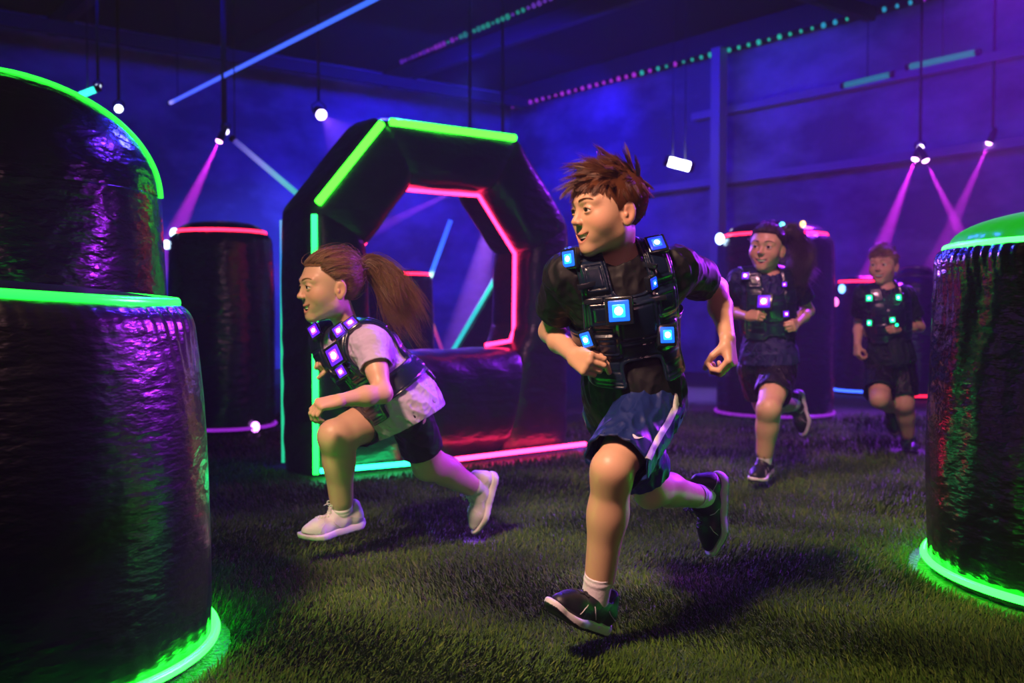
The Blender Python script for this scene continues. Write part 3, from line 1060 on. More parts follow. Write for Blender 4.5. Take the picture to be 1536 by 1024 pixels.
def shoe(name, parent, ankle, fwd, up, size, mats, laces=True, h=0.003):
    """ankle: ankle joint; fwd: heel->toe; up: sole normal. mats = (upper, sole, lace)"""
    fwd = nrm(fwd); up = nrm(np.asarray(up) - np.dot(up, fwd) * fwd); lat = np.cross(up, fwd)
    k = size / 0.235
    M = np.stack([fwd, lat, up], 1)
    o = np.asarray(ankle) - up * 0.075 * k - fwd * 0.0 * k     # on the underside, below the ankle
    def w(x, y, z): return o + M @ (np.array([x, y, z]) * k)
    def foot2d(x, y):
        q = np.stack([x, y], 1)
        d = None
        for (ax, ay, ar), (bx, by, br) in (((-0.048, 0, 0.034), (0.02, 0.0, 0.033)), ((0.02, 0.0, 0.033), (0.10, 0.004, 0.044)), ((0.10, 0.004, 0.044), (0.148, 0.002, 0.031))):
            a = np.array([ax, ay]); b = np.array([bx, by])
            t = np.clip(((q - a) @ (b - a)) / np.dot(b - a, b - a), 0, 1)
            e = np.linalg.norm(q - a - t[:, None] * (b - a), axis=1) - (ar + (br - ar) * t)
            d = e if d is None else smin(d, e, 0.02)
        return d
    def spring(x): return 0.020 * np.clip((x - 0.075) / 0.1, 0, 1) ** 2 + 0.010 * np.clip((-x - 0.045) / 0.04, 0, 1) ** 2
    def sole(p, lo, hi):
        q = (p - o) @ M / k
        x, y, z = q.T
        th = np.where(x < 0.02, 0.031, 0.031 - 0.011 * np.clip((x - 0.02) / 0.12, 0, 1))
        zz = z - spring(x) + 0.0015 * (np.sin(x * 260) > 0.6) * (z < 0.008)
        side = foot2d(x, y) - 0.003 * np.sin(np.clip(zz / 0.03, 0, 1) * 3.14)
        return smax(side, np.maximum(zz - th, -zz), 0.006) * k
    up_s = Shape()
    up_s.u(RC(w(-0.045, 0, 0.048), w(0.02, 0, 0.046), 0.034 * k, 0.036 * k), 0.02)
    up_s.u(RC(w(0.02, 0, 0.046), w(0.098, 0.003, 0.034), 0.037 * k, 0.039 * k), 0.02)
    up_s.u(RC(w(0.098, 0.003, 0.036), w(0.140, 0.002, 0.036), 0.038 * k, 0.026 * k), 0.02)
    up_s.u(RC(w(-0.040, 0, 0.055), w(-0.044, 0, 0.092), 0.034 * k, 0.026 * k), 0.018)
    up_s.u(RC(w(0.0, 0, 0.066), w(0.03, 0, 0.070), 0.034 * k, 0.026 * k), 0.018)
    up_s.u(RC(w(0.018, 0, 0.092), w(0.036, 0, 0.086), 0.021 * k, 0.018 * k), 0.012)   # tongue
    up_s.sub(RC(w(-0.013, 0, 0.078), w(-0.020, 0, 0.15), 0.026 * k, 0.036 * k), 0.006)
    def upper(p, lo, hi):
        q = (p - o) @ M / k
        d = up_s.ev(p, lo, hi)
        d = d + 0.0012 * np.cos(q[:, 0] * 120 + q[:, 2] * 60) * (q[:, 0] < 0.09)
        return smax(d, (0.022 + spring(q[:, 0]) - q[:, 2]) * k, 0.003)
    lo, hi = up_s.bounds()
    ob = sdf_mesh(name, upper, lo - 0.03, hi + 0.03, h, mats[0], parent, 1)
    so = sdf_mesh('sole', sole, lo - 0.04, hi + 0.03, h, mats[1], ob, 1)
    # dark rubber tread on the underside
    so.data.materials.append(mats[0] if len(mats) < 4 else mats[3])
    vz = ((np.array([q_.co[:] for q_ in so.data.vertices]) + root_loc(so) - o) @ M) / k
    zz_ = vz[:, 2] - spring(vz[:, 0])
    fi = np.array([p_.vertices[:] for p_ in so.data.polygons])
    so.data.polygons.foreach_set('material_index', (zz_[fi].mean(1) < 0.0065).astype(np.int32))
    # stitched side stripe and heel counter line, lying on the upper
    bvu = BVHTree.FromPolygons([tuple(v_.co) for v_ in ob.data.vertices], [tuple(p_.vertices) for p_ in ob.data.polygons])
    ru = root_loc(ob)
    for sg in (-1, 1):
        for line in (((-0.075, 0.046), (-0.045, 0.050), (-0.010, 0.064)), ((0.030, 0.034), (0.046, 0.050), (0.052, 0.062)), ((0.110, 0.034), (0.100, 0.050), (0.085, 0.060))):
            pts = []
            for (xa, za), (xb, zb) in zip(line[:-1], line[1:]):
                for q_ in np.linspace(0, 1, 8):
                    a_ = w(xa + (xb - xa) * q_, sg * 0.12, za + (zb - za) * q_) - ru
                    ht = bvu.ray_cast(Vector(a_), Vector(-M[:, 1] * sg))
                    if ht[0] is not None: pts.append(np.array(ht[0]) + M[:, 1] * sg * 0.0004)
            pts = [p_ for n_, p_ in enumerate(pts) if n_ == 0 or np.linalg.norm(p_ - pts[n_ - 1]) > 5e-4]
            if len(pts) > 3: MB().tube(np.array(pts), 0.0011 * k, 6).build('stitching', mats[1], ob)
    if laces:
        mb = MB()
        bv = BVHTree.FromPolygons([tuple(v.co) for v in ob.data.vertices], [tuple(p.vertices) for p in ob.data.polygons])
        rl = root_loc(ob)
        def drop(x, y):
            a = w(x, y, 0.16) - rl
            hit = bv.ray_cast(Vector(a), Vector(-M[:, 2]))
            return (np.array(hit[0]) if hit[0] is not None else a - M[:, 2] * 0.08 * k) + M[:, 2] * 0.0015
        for i in range(5):
            x0 = 0.040 + i * 0.0125
            for sg in (-1, 1):
                pts = [drop(x0 + 0.011 * (t + 1) / 2, sg * 0.017 * t) for t in np.linspace(-1, 1, 7)]
                mb.tube(np.array(pts) * 1.0, 0.0021 * k, 6)
        kn = drop(0.036, 0) + M[:, 2] * 0.004
        for sg in (-1, 1):
            t = np.linspace(0, TAU, 12)
            loop = [kn + k * (M[:, 1] * sg * 0.020 * (1 - math.cos(a)) / 1.6 + M[:, 2] * (0.010 * math.sin(a) + 0.004) + M[:, 0] * 0.012 * (1 - math.cos(a)) / 2) for a in t]
            mb.tube(loop, 0.0019 * k, 6)
            tail = [kn, kn + k * (M[:, 1] * sg * 0.012 + M[:, 0] * 0.012 + M[:, 2] * 0.006), kn + k * (M[:, 1] * sg * 0.022 + M[:, 0] * 0.026 - M[:, 2] * 0.002)]
            mb.tube(tail, 0.0019 * k, 6)
        v = mb
        ob2 = v.build('laces', mats[2], ob)
    return ob


def strands(roots, paths, rad, nseg):
    """roots (N,3); paths (N,nseg+1,3) -> triangular tubes"""
    N = len(paths)
    Pth = np.asarray(paths)
    tan = np.gradient(Pth, axis=1)
    tan /= np.linalg.norm(tan, axis=2, keepdims=True) + 1e-12
    a = np.cross(tan, np.array([0.3, 0.5, 0.8])); a /= np.linalg.norm(a, axis=2, keepdims=True) + 1e-9
    b = np.cross(tan, a)
    m = Pth.shape[1]
    q_ = np.linspace(0, 1, m)
    rr = rad * (1 - 0.85 * q_ ** 2)
    rr = rr[None, :, None] if np.ndim(rad) == 0 else rr
    ring = []
    for k in range(3):
        t = TAU * k / 3
        ring.append(Pth + rr * (math.cos(t) * a + math.sin(t) * b))
    V = np.stack(ring, 2)                       # N,m,3,3
    idx = np.arange(N * m * 3).reshape(N, m, 3)
    q = []
    for k in range(3):
        k2 = (k + 1) % 3
        q.append(np.stack([idx[:, :-1, k], idx[:, :-1, k2], idx[:, 1:, k2], idx[:, 1:, k]], -1).reshape(-1, 4))
    return V.reshape(-1, 3), np.concatenate(q)


SK = np.array([0, -0.014, 0.026]); SR = np.array([0.0735, 0.0925, 0.0835])


def cap_mat(mat):
    c_ = mat.node_tree.nodes['Principled BSDF'].inputs['Base Color'].default_value
    return pmat(mat.name + '_roots', (c_[0] * 0.7, c_[1] * 0.7, c_[2] * 0.7), 0.95, spec=0.0)


def scalp_points(n, mask, r):
    out = []
    while len(out) < n:
        d = r.normal(size=(4000, 3)); d /= np.linalg.norm(d, axis=1)[:, None]
        p = SK + d * SR
        k = mask(p) > 0.5
        out.extend(p[k])
    return np.array(out[:n])


def mask_short(q):
    """short boy's cut: hairline on forehead, sideburn before the ear, nape"""
    x, y, z = q.T
    front = 0.051 - 0.08 * np.clip(np.abs(x) - 0.02, 0, 1)        # forehead hairline height
    line = np.interp(y, [-0.11, -0.036, -0.028, -0.002, 0.002, 0.013, 0.019, 0.036, 0.055], [-0.058, -0.052, 0.006, 0.004, -0.012, -0.010, 0.014, 0.040, 0.2])
    line = np.where(y > 0.036, np.minimum(line, front), line)
    return np.clip((z - line) / 0.006 + 0.5, 0, 1)


def mask_pulled(q):
    x, y, z = q.T
    front = 0.066 - 0.10 * np.clip(np.abs(x) - 0.02, 0, 1)
    line = np.where(y > 0.040, front, np.where(y > 0.0, 0.010 + y * 1.0, np.where(y > -0.03, 0.018, -0.050)))
    return np.clip((z - line) / 0.006 + 0.5, 0, 1)


def hair_short(hf, parent, mat, n, length, lift, seed=1, rad=0.0011, messy=1.0, fwd=0.75):
    c, M, s = hf['c'], hf['M'], hf['s']
    r = np.random.default_rng(seed)
    # clump guides
    G_ = scalp_points(520, mask_short, r)
    roots = scalp_points(n, mask_short, r)
    d2 = ((roots[:, None] - G_[None]) ** 2).sum(2)
    gi = d2.argmin(1)
    nseg = 7
    def flow(p):
        nr = (p - SK) / SR ** 2; nr /= np.linalg.norm(nr, axis=1)[:, None]
        top = np.clip((p[:, 2] - 0.035) / 0.05, 0, 1)[:, None]
        f = np.zeros_like(p)
        ft = np.stack([0.25 * np.sign(p[:, 0]) * 0 + 0.30, np.full(len(p), fwd), np.full(len(p), 0.10)], 1)       # top: swept forward
        fs = np.stack([0.0 * p[:, 0], np.full(len(p), -0.45), np.full(len(p), -0.85)], 1)          # sides: down and back
        f = ft * top + fs * (1 - top)
        f -= (f * nr).sum(1)[:, None] * nr
        return nr, f / (np.linalg.norm(f, axis=1)[:, None] + 1e-9), top
    nG, fG, topG = flow(G_)
    front = np.clip((G_[:, 1] - 0.035) / 0.03, 0, 1)
    gl = length * (0.42 + 0.75 * topG[:, 0]) * r.uniform(0.7, 1.35, len(G_)) * (1 + 0.10 * front)
    rnd = r.normal(size=(len(G_), 3)) * 0.45 * messy * (0.35 + topG)
    liftG = lift * (1 - 0.35 * front) * (0.25 + 1.0 * topG[:, 0]) * r.uniform(0.4, 1.7, len(G_))
    nR, fR, topR = flow(roots)
    t = np.linspace(0, 1, nseg + 1)[None, :, None]
    L = gl[gi][:, None, None] * r.uniform(0.75, 1.1, len(roots))[:, None, None]
    jit = r.normal(size=(len(roots), 3)) * 0.12
    lf = (liftG[gi] * r.uniform(0.8, 1.2, len(roots)))[:, None, None]
    dirv = fR[:, None] * 0.5 + fG[gi][:, None] * 0.5 + rnd[gi][:, None] + jit[:, None]
    pth = roots[:, None] + nR[:, None] * (lf * L * (t * 1.15 - 0.75 * t ** 2)) + dirv * L * t * (0.55 + 0.45 * t)
    # clumping: pull towards guide path
    gp = G_[gi][:, None] + nG[gi][:, None] * (lf * L * (t * 1.15 - 0.75 * t ** 2)) + (fG[gi] + rnd[gi])[:, None] * L * t * (0.55 + 0.45 * t)
    cl = 0.62 * t ** 1.3
    pth = pth * (1 - cl) + gp * cl
    # keep outside the skull
    q = (pth - SK) / (SR + 0.004)
    ln = np.linalg.norm(q, axis=2, keepdims=True)
    pth = np.where(ln < 1, SK + (pth - SK) / np.maximum(ln, 1e-6), pth)
    v, f = strands(roots, pth, rad, nseg)
    v = c + (v * s) @ M.T
    # thin cap beneath so no scalp shows
    th, ph = np.meshgrid(np.linspace(0, TAU, 200, endpoint=False), np.linspace(0.0, math.pi * 0.72, 110), indexing='ij')
    d = np.stack([np.sin(ph) * np.cos(th), np.sin(ph) * np.sin(th), np.cos(ph)], -1)
    cp = SK + d * (SR + 0.0045)
    msk = mask_short(cp.reshape(-1, 3)).reshape(th.shape) > 0.5
    idx = np.arange(th.size).reshape(th.shape)
    i2 = np.concatenate([idx, idx[:1]], 0)
    m2 = np.concatenate([msk, msk[:1]], 0)
    q4 = np.stack([i2[:-1, :-1], i2[1:, :-1], i2[1:, 1:], i2[:-1, 1:]], -1)
    mk = m2[:-1, :-1] & m2[1:, :-1] & m2[1:, 1:] & m2[:-1, 1:]
    qf = q4[mk]
    V = np.concatenate([v, c + (cp.reshape(-1, 3) * s) @ M.T])
    return mesh_obj('hair', V, [f, qf + len(v)], [mat, cap_mat(mat)], parent, world=True, mat_idx=[0] * len(f) + [1] * len(qf))


def hair_pulled(hf, parent, mat, n, tie, seed=2, rad=0.0010):
    """combed back to the tie point (head-local)"""
    c, M, s = hf['c'], hf['M'], hf['s']
    r = np.random.default_rng(seed)
    roots = scalp_points(n, mask_pulled, r)
    tie = np.asarray(tie)
    nseg = 9
    t = np.linspace(0, 1, nseg + 1)[None, :, None]
    end = tie + r.normal(size=(n, 3)) * 0.008
    bowz = np.where(roots[:, 2] > tie[2], 0.0, 0.0)
    p = roots[:, None] * (1 - t) + end[:, None] * t
    q = (p - SK) / (SR + 0.006)
    ln = np.linalg.norm(q, axis=2, keepdims=True)
    lay = 1.0 + r.uniform(0.0, 0.04, n)[:, None, None] + 0.02 * np.sin(np.arctan2(roots[:, 0], roots[:, 2])[:, None, None] * 26 + t * 3)
    surf = SK + (p - SK) / np.maximum(ln, 1e-6) * lay
    w_ = np.clip((t - 0.8) / 0.2, 0, 1)
    pth = surf * (1 - w_) + (surf * 0.3 + end[:, None] * 0.7) * w_
    pth[:, 0] = roots * 0.98 + SK * 0.02
    # fly-aways
    fl = r.random(n) < 0.05
    pth[fl] += (r.normal(size=(fl.sum(), 1, 3)) * 0.012) * np.sin(t[0] * 3.14)[None]
    v, f = strands(roots, pth, rad, nseg)
    v = c + (v * s) @ M.T
    th, ph = np.meshgrid(np.linspace(0, TAU, 200, endpoint=False), np.linspace(0.0, math.pi * 0.72, 110), indexing='ij')
    d = np.stack([np.sin(ph) * np.cos(th), np.sin(ph) * np.sin(th), np.cos(ph)], -1)
    cp = SK + d * (SR + 0.003)
    msk = mask_pulled(cp.reshape(-1, 3)).reshape(th.shape) > 0.5
    idx = np.arange(th.size).reshape(th.shape)
    i2 = np.concatenate([idx, idx[:1]], 0); m2 = np.concatenate([msk, msk[:1]], 0)
    q4 = np.stack([i2[:-1, :-1], i2[1:, :-1], i2[1:, 1:], i2[:-1, 1:]], -1)
    mk = m2[:-1, :-1] & m2[1:, :-1] & m2[1:, 1:] & m2[:-1, 1:]
    V = np.concatenate([v, c + (cp.reshape(-1, 3) * s) @ M.T])
    return mesh_obj('hair', V, [f, q4[mk] + len(v)], [mat, cap_mat(mat)], parent, world=True, mat_idx=[0] * len(f) + [1] * int(mk.sum()))


def ponytail(curve, n, spread0, spread1, seed, rad=0.0011, curl=0.012):
    """curve: guide points in world space"""
    r = np.random.default_rng(seed)
    curve = np.asarray(curve, float)
    m = 18
    tt = np.linspace(0, 1, m)
    # Catmull-Rom through guide points
    K = len(curve); x = tt * (K - 1); i = np.clip(x.astype(int), 0, K - 2); f = (x - i)[:, None]
    g = lambda j: curve[np.clip(j, 0, K - 1)]
    p0, p1, p2, p3 = g(i - 1), g(i), g(i + 1), g(i + 2)
    C_ = 0.5 * (2 * p1 + (p2 - p0) * f + (2 * p0 - 5 * p1 + 4 * p2 - p3) * f ** 2 + (3 * p1 - p0 - 3 * p2 + p3) * f ** 3)
    ng = 26
    gd = r.normal(size=(ng, 3)); gphase = r.uniform(0, TAU, ng); gfreq = r.uniform(5, 10, ng)
    gi = r.integers(0, ng, n)
    endl = r.uniform(0.55, 1.0, n)
    t = tt[None, :, None] * endl[:, None, None]
    ii = np.clip((t[..., 0] * (m - 1)).astype(int), 0, m - 2); ff = t * (m - 1) - ii[..., None]
    base = C_[ii] * (1 - ff) + C_[ii + 1] * ff
    sp = spread0 + (spread1 - spread0) * t ** 1.2
    off = gd[gi][:, None] * sp * 0.75 + r.normal(size=(n, 1, 3)) * sp * 0.45
    wave = curl * t * np.stack([np.sin(gfreq[gi][:, None] * t[..., 0] + gphase[gi][:, None]), np.cos(1.3 * gfreq[gi][:, None] * t[..., 0] + gphase[gi][:, None]), np.sin(0.8 * gfreq[gi][:, None] * t[..., 0] + 2 * gphase[gi][:, None])], -1)
    pth = base + off + wave
    return strands(None, pth, rad, m - 1)


def face_parts(hf, parent, mats, eye_off=(0, 0), brow_w=1.0):
    c, M, s = hf['c'], hf['M'], hf['s']
    bvb = bvh_of(parent); rlb = root_loc(parent)
    def w(p): return c + (np.asarray(p, float) * s) @ M.T
    for sx in (-1, 1):
        # eyeball with its pole on the gaze direction
        n1, n2 = 24, 24
        ph = np.concatenate([[0.0], np.concatenate([np.linspace(0.06, 0.6, 10), np.linspace(0.75, math.pi, n1 - 10)])])
        gaze = nrm(np.array([eye_off[0], 1.0, eye_off[1]]))
        a = nrm(np.cross(gaze, [0, 0, 1.0])); b = np.cross(gaze, a)
        V = []
        for q in ph:
            th = np.arange(n2) * TAU / n2
            V.append(0.0150 * (math.cos(q) * gaze + math.sin(q) * (np.cos(th)[:, None] * a + np.sin(th)[:, None] * b)))
        V = np.array(V).reshape(-1, 3) + np.array([sx * 0.031, 0.0700, 0.001])
        m_ = len(ph)
        q, mi = [], []
        for i in range(m_ - 1):
            for j in range(n2):
                k = (j + 1) % n2
                q.append((i * n2 + j, (i + 1) * n2 + j, (i + 1) * n2 + k, i * n2 + k))
                mi.append(2 if ph[i + 1] < 0.22 else (1 if ph[i + 1] < 0.52 else 0))
        mesh_obj('eye', w(V), np.array(q), [mats['white'], mats['iris'], mats['pupil']], parent, mat_idx=mi, world=True)
        # eyebrow: short hairs along an arc
        r = np.random.default_rng(5)
        nb = 210
        u = r.uniform(0, 1, nb)
        X = 0.013 + 0.036 * u; Z = 0.0235 + 0.0075 * np.sin(u * 2.3) - 0.004 * u + r.uniform(-1, 1, nb) * 0.0024 * (1 - 0.6 * u)
        Y = 0.0885 - 0.0115 * u ** 1.6 - 0.012 * u ** 3
        r0 = np.stack([sx * X, Y, Z], 1)
        for k_ in range(nb):
            hit = bvb.ray_cast(Vector(w((r0[k_][0], 0.2, r0[k_][2])) - rlb), Vector(-M[:, 1]))
            if hit[0] is not None: r0[k_] = ((np.array(hit[0]) + rlb - c) @ M) / s + np.array([0, 0.0007, 0])
        dr = np.stack([sx * np.full(nb, 0.8), -0.25 - 0.5 * u, 0.45 - 0.7 * u], 1)
        t = np.linspace(0, 1, 4)[None, :, None]
        pth = r0[:, None] + dr[:, None] * 0.0075 * t
        v, f = strands(r0, pth, 0.0008 * brow_w, 3)
        mesh_obj('eyebrow', w(v), f, mats['brow'], parent, world=True)
        # lash line
        xs = np.linspace(-0.0142, 0.0142, 12)
        pts = [(sx * 0.031 + x, 0.0700 + math.sqrt(max(0.0166 ** 2 - x * x - 0.004 ** 2, 0)) - 0.0002, 0.0004 + 0.0070 * (1 - (x / 0.0150) ** 2)) for x in xs]
        MB().tube(w(pts), 0.0008 * s, 5).build('lashes', mats['brow'], parent, world=True)
    # upper teeth: a curved row
    mb = MB()
    for k in range(-5, 6):
        x = k * 0.0056
        y = 0.0828 - 20 * x * x
        zt = -0.0612 + 8.4 * x * x
        hh = 0.0048 if abs(k) < 4 else 0.0034
        mb.box((x, y - 0.001, zt - 0.0012), (0.00272, 0.0022, hh), rotm((0, 0, 1), -48 * x * 0.55), bevel=0.0012)
    v = np.concatenate(mb.v); q = np.concatenate(mb.q)
    mesh_obj('teeth', w(v), q, mats['teeth'], parent, world=True)


def stick(bv, px, py, rl, Y0=0.5):
    """point and normal of a surface seen along the ray through a pixel"""
    d = nrm(ray(px, py))
    hit = bv.ray_cast(Vector(CAM - rl), Vector(d))
    if hit[0] is None: return None
    n = np.array(hit[1])
    if np.dot(n, d) > 0: n = -n
    return np.array(hit[0]) + rl, n


def bvh_of(o):
    me = o.data
    return BVHTree.FromPolygons([tuple(v.co) for v in me.vertices], [tuple(p.vertices) for p in me.polygons])
# ------------------------------------------------------------------ clothing
def shirt(parent, j, W_, mat, h, off=0.013, hem=0.02, sl=0.62, seed=1, amp=0.0048, th=0.006, neck_r=0.056, hem_tilt=(0, 0, 0), flare=0.012, sr=1.0):
    Mc, Mm, Mp = torso_frame(j)
    up = nrm(j['neck'] - j['pel'])
    T = Shape(); torso_prims(T, j, W_, off)
    hp = j['pel'] - up * hem
    T.u(EL(j['pel'] - up * 0.01, np.array([0.126 * W_, 0.100 * W_, 0.15 * W_]) + off + flare, Mp), 0.05)
    hn = nrm(up + Mp @ np.array(hem_tilt))
    sls = []
    for s_, e_ in (('shL', 'elL'), ('shR', 'elR')):
        ax = nrm(j[e_] - j[s_]); L = np.linalg.norm(j[e_] - j[s_])
        a = j[s_] - ax * 0.01; b = j[s_] + ax * L * sl * 1.15
        sls.append((RC(a, b, 0.054 * W_ * sr, (0.060 * W_ + 0.002) * sr), j[s_] + ax * L * sl, ax))
    nb = j['neck']; hc = j['head']
    nk = RC(nb - nrm(up) * 0.015 + Mc[:, 1] * 0.008, nb + (hc - nb) * 0.9, neck_r, neck_r * 1.5)
    lo, hi = T.bounds()
    for r_, _, _ in sls: lo = np.minimum(lo, r_.lo); hi = np.maximum(hi, r_.hi)
    def f(p, lo_, hi_):
        w = wrinkle(p, seed, 95, amp, (1, 1, 0.5)) + wrinkle(p, seed + 5, 190, amp * 0.3) - 0.0022 * np.exp(-((nk(p) - 0.008) / 0.007) ** 2)
        dT = T.ev(p, lo_, hi_) + w
        o = np.maximum(dT, (hp - p) @ hn)
        i = dT
        for r_, c_, ax in sls:
            d = r_(p) + w * 0.9
            o = smin(o, np.maximum(d, (p - c_) @ ax), 0.018); i = smin(i, d, 0.018)
        e = smax(o, -(i + th), 0.0015)
        return smax(e, -nk(p), 0.003)
    return sdf_mesh('t_shirt', f, lo - 0.02, hi + 0.02, h, mat, parent, 1)


def collar(parent, j, mat, r, W_=1.0, tilt=0.0):
    Mc, _, _ = torso_frame(j)
    up = nrm(j['neck'] - j['pel'])


def shorts(parent, j, W_, mat, h, f_leg=(0.72, 0.72), r_hem=0.088, off=0.011, seed=3, amp=0.005, th=0.006, waist=0.10, r_top=0.090):
    Mc, Mm, Mp = torso_frame(j)
    up = nrm(j['neck'] - j['pel'])
    T = Shape()
    T.u(EL(j['pel'] + up * 0.03, np.array([0.120 * W_, 0.094 * W_, 0.135 * W_]) + off, Mp), 0.03)
    legs = []
    for hj, kj, fl in (('hipL', 'knL', f_leg[0]), ('hipR', 'knR', f_leg[1])):
        ax = nrm(j[kj] - j[hj]); L = np.linalg.norm(j[kj] - j[hj])
        legs.append((RC(j[hj] - ax * 0.01, j[hj] + ax * L * fl * 1.2, r_top * W_, r_hem), j[hj] + ax * L * fl, ax))
    wp = j['pel'] + up * waist
    lo, hi = T.bounds()
    for r_, _, _ in legs: lo = np.minimum(lo, r_.lo); hi = np.maximum(hi, r_.hi)
    def f(p, lo_, hi_):
        w = wrinkle(p, seed, 85, amp, (1, 1, 0.35)) + wrinkle(p, seed + 3, 170, amp * 0.3)
        d = T.ev(p, lo_, hi_) + w
        o = i = d
        for r_, c_, ax in legs:
            e = r_(p) + w
            o = smin(o, smax(e, (p - c_) @ ax, 0.001), 0.03); i = smin(i, e, 0.03)
        o = np.maximum(o, (p - wp) @ up)
        return smax(o, -(i + th), 0.0015)
    return sdf_mesh('shorts', f, lo - 0.02, hi + 0.02, h, mat, parent, 1)


def vest(parent, j, W_, mat, h, off=0.013, depth=0.30, seed=1, flare=0.012):
    Mc, Mm, Mp = torso_frame(j)
    nb = j['neck']
    T = Shape(); torso_prims(T, j, W_, off + 0.002)
    T.u(EL(j['pel'] - nrm(j['neck'] - j['pel']) * 0.01, np.array([0.126 * W_, 0.100 * W_, 0.15 * W_]) + off + flare, Mp), 0.05)
    lo, hi = T.bounds()
    D = depth
    def bx2(x, z, cx, cz, hx, hz, r):
        qx, qz = np.abs(x - cx) - hx + r, np.abs(z - cz) - hz + r
        return np.hypot(np.maximum(qx, 0), np.maximum(qz, 0)) + np.minimum(np.maximum(qx, qz), 0) - r
    def f(p, lo_, hi_):
        d = T.ev(p, lo_, hi_)
        q = (p - nb) @ Mc
        x, y, z = q[:, 0] / W_, q[:, 1], q[:, 2] / W_
        ax = np.abs(x)
        panel = bx2(x, z, 0, -0.66 * D, 0.105, 0.34 * D, 0.03)
        straps = bx2(ax, z, 0.088, -0.10, 0.038, 0.22, 0.01)
        belt = bx2(x, z, 0, -0.86 * D, 0.30, 0.040, 0.008)
        reg = smin(smin(panel, straps, 0.035), belt, 0.012)
        # raised plates and stitched channels
        plate = bx2(x, z, 0, -0.60 * D, 0.056, 0.052, 0.014)
        plate = np.minimum(plate, bx2(ax, z, 0.088, -0.02, 0.030, 0.036, 0.006))
        plate = np.minimum(plate, bx2(ax, z, 0.088, -0.115, 0.029, 0.030, 0.006))
        plate = np.minimum(plate, bx2(ax, z, 0.082, -0.83 * D, 0.030, 0.030, 0.008))
        t_ = 0.0125 + 0.006 * np.clip(0.5 - plate / 0.004, 0, 1)
        groove = np.exp(-((np.abs(plate) - 0.010) / 0.0022) ** 2) + np.exp(-((reg + 0.008) / 0.002) ** 2) + 0.8 * np.exp(-(((z * 38) % 1 - 0.5) / 0.12) ** 2) * (np.abs(ax - 0.088) < 0.032) * (z < -0.15)
        t_ = t_ - 0.0028 * np.clip(groove, 0, 1)
        e = smax(d - t_, -(d - 0.0015), 0.002)
        return smax(e, reg * W_, 0.003)
    return sdf_mesh('vest', f, lo - 0.05, hi + 0.05, h, mat, parent, 1)


def parent_depth(o):
    v = np.array([q.co[:] for q in o.data.vertices])
    return v[:, 1].min() + root_loc(o)[1] + 0.03


def light_pod(parent, bv, rl, px, py, upv, size, mats, shape=(1, 1), roll=0.0, lens=0.55, core=0.34):
    hit = stick(bv, px, py, rl)
    if hit is not None and hit[0][1] > parent_depth(parent) + 0.17: hit = None
    if hit is None:
        print('pod off surface', px, py)
        near = bv.find_nearest(Vector(P(px, py, parent_depth(parent)) - rl))
        p, n = np.array(near[0]) + rl, np.array(near[1])
        if np.dot(n, ray(px, py)) > 0: n = -n
    else:
        p, n = hit
    tc_ = -nrm(ray(px, py)); n = nrm(n * 0.62 + tc_ * 0.38)
    p = p + n * 0.004
    u = nrm(upv - np.dot(upv, n) * n)
    if roll: u = rotm(n, roll) @ u
    r = np.cross(u, n)
    R = np.stack([r, u, n], 1)
    V, Q, MI, nn = [], [], [], 0
    def addbox(c, hf, bev, mi):
        nonlocal nn
        mb = MB(); mb.box(c, hf, R, bev)
        v = np.concatenate(mb.v); q = np.concatenate(mb.q)
        V.append(v); Q.append(q + nn); MI.extend([mi] * len(q)); nn += len(v)
    s = size
    addbox(p + n * 0.003, (s * shape[0], s * shape[1], 0.009), 0.004, 0)
    addbox(p + n * 0.0105, (s * 0.74 * shape[0], s * 0.74 * shape[1], 0.004), 0.003, 1)
    addbox(p + n * 0.0118, (s * 0.46 * shape[0], s * 0.46 * shape[1], 0.004), 0.003, 3)
    # round LED lens
    a_ = np.linspace(0, math.pi / 2, 6)
    mb = MB()
    mb.tube([p + n * (0.0135 + 0.45 * s * core * math.sin(x)) for x in a_], [s * core * max(math.cos(x), 0.02) for x in a_], 14)
    v = np.concatenate(mb.v); q = np.concatenate(mb.q); t = np.concatenate(mb.t)
    V.append(v)
    qq = [np.concatenate(Q), ]
    allq = np.concatenate([np.concatenate(Q), q + nn]); MI2 = MI + [2] * len(q) + [2] * len(t)
    # four screws
    return mesh_obj('light_pod', np.concatenate(V), [allq, t + nn], mats, parent, world=True, mat_idx=MI2)


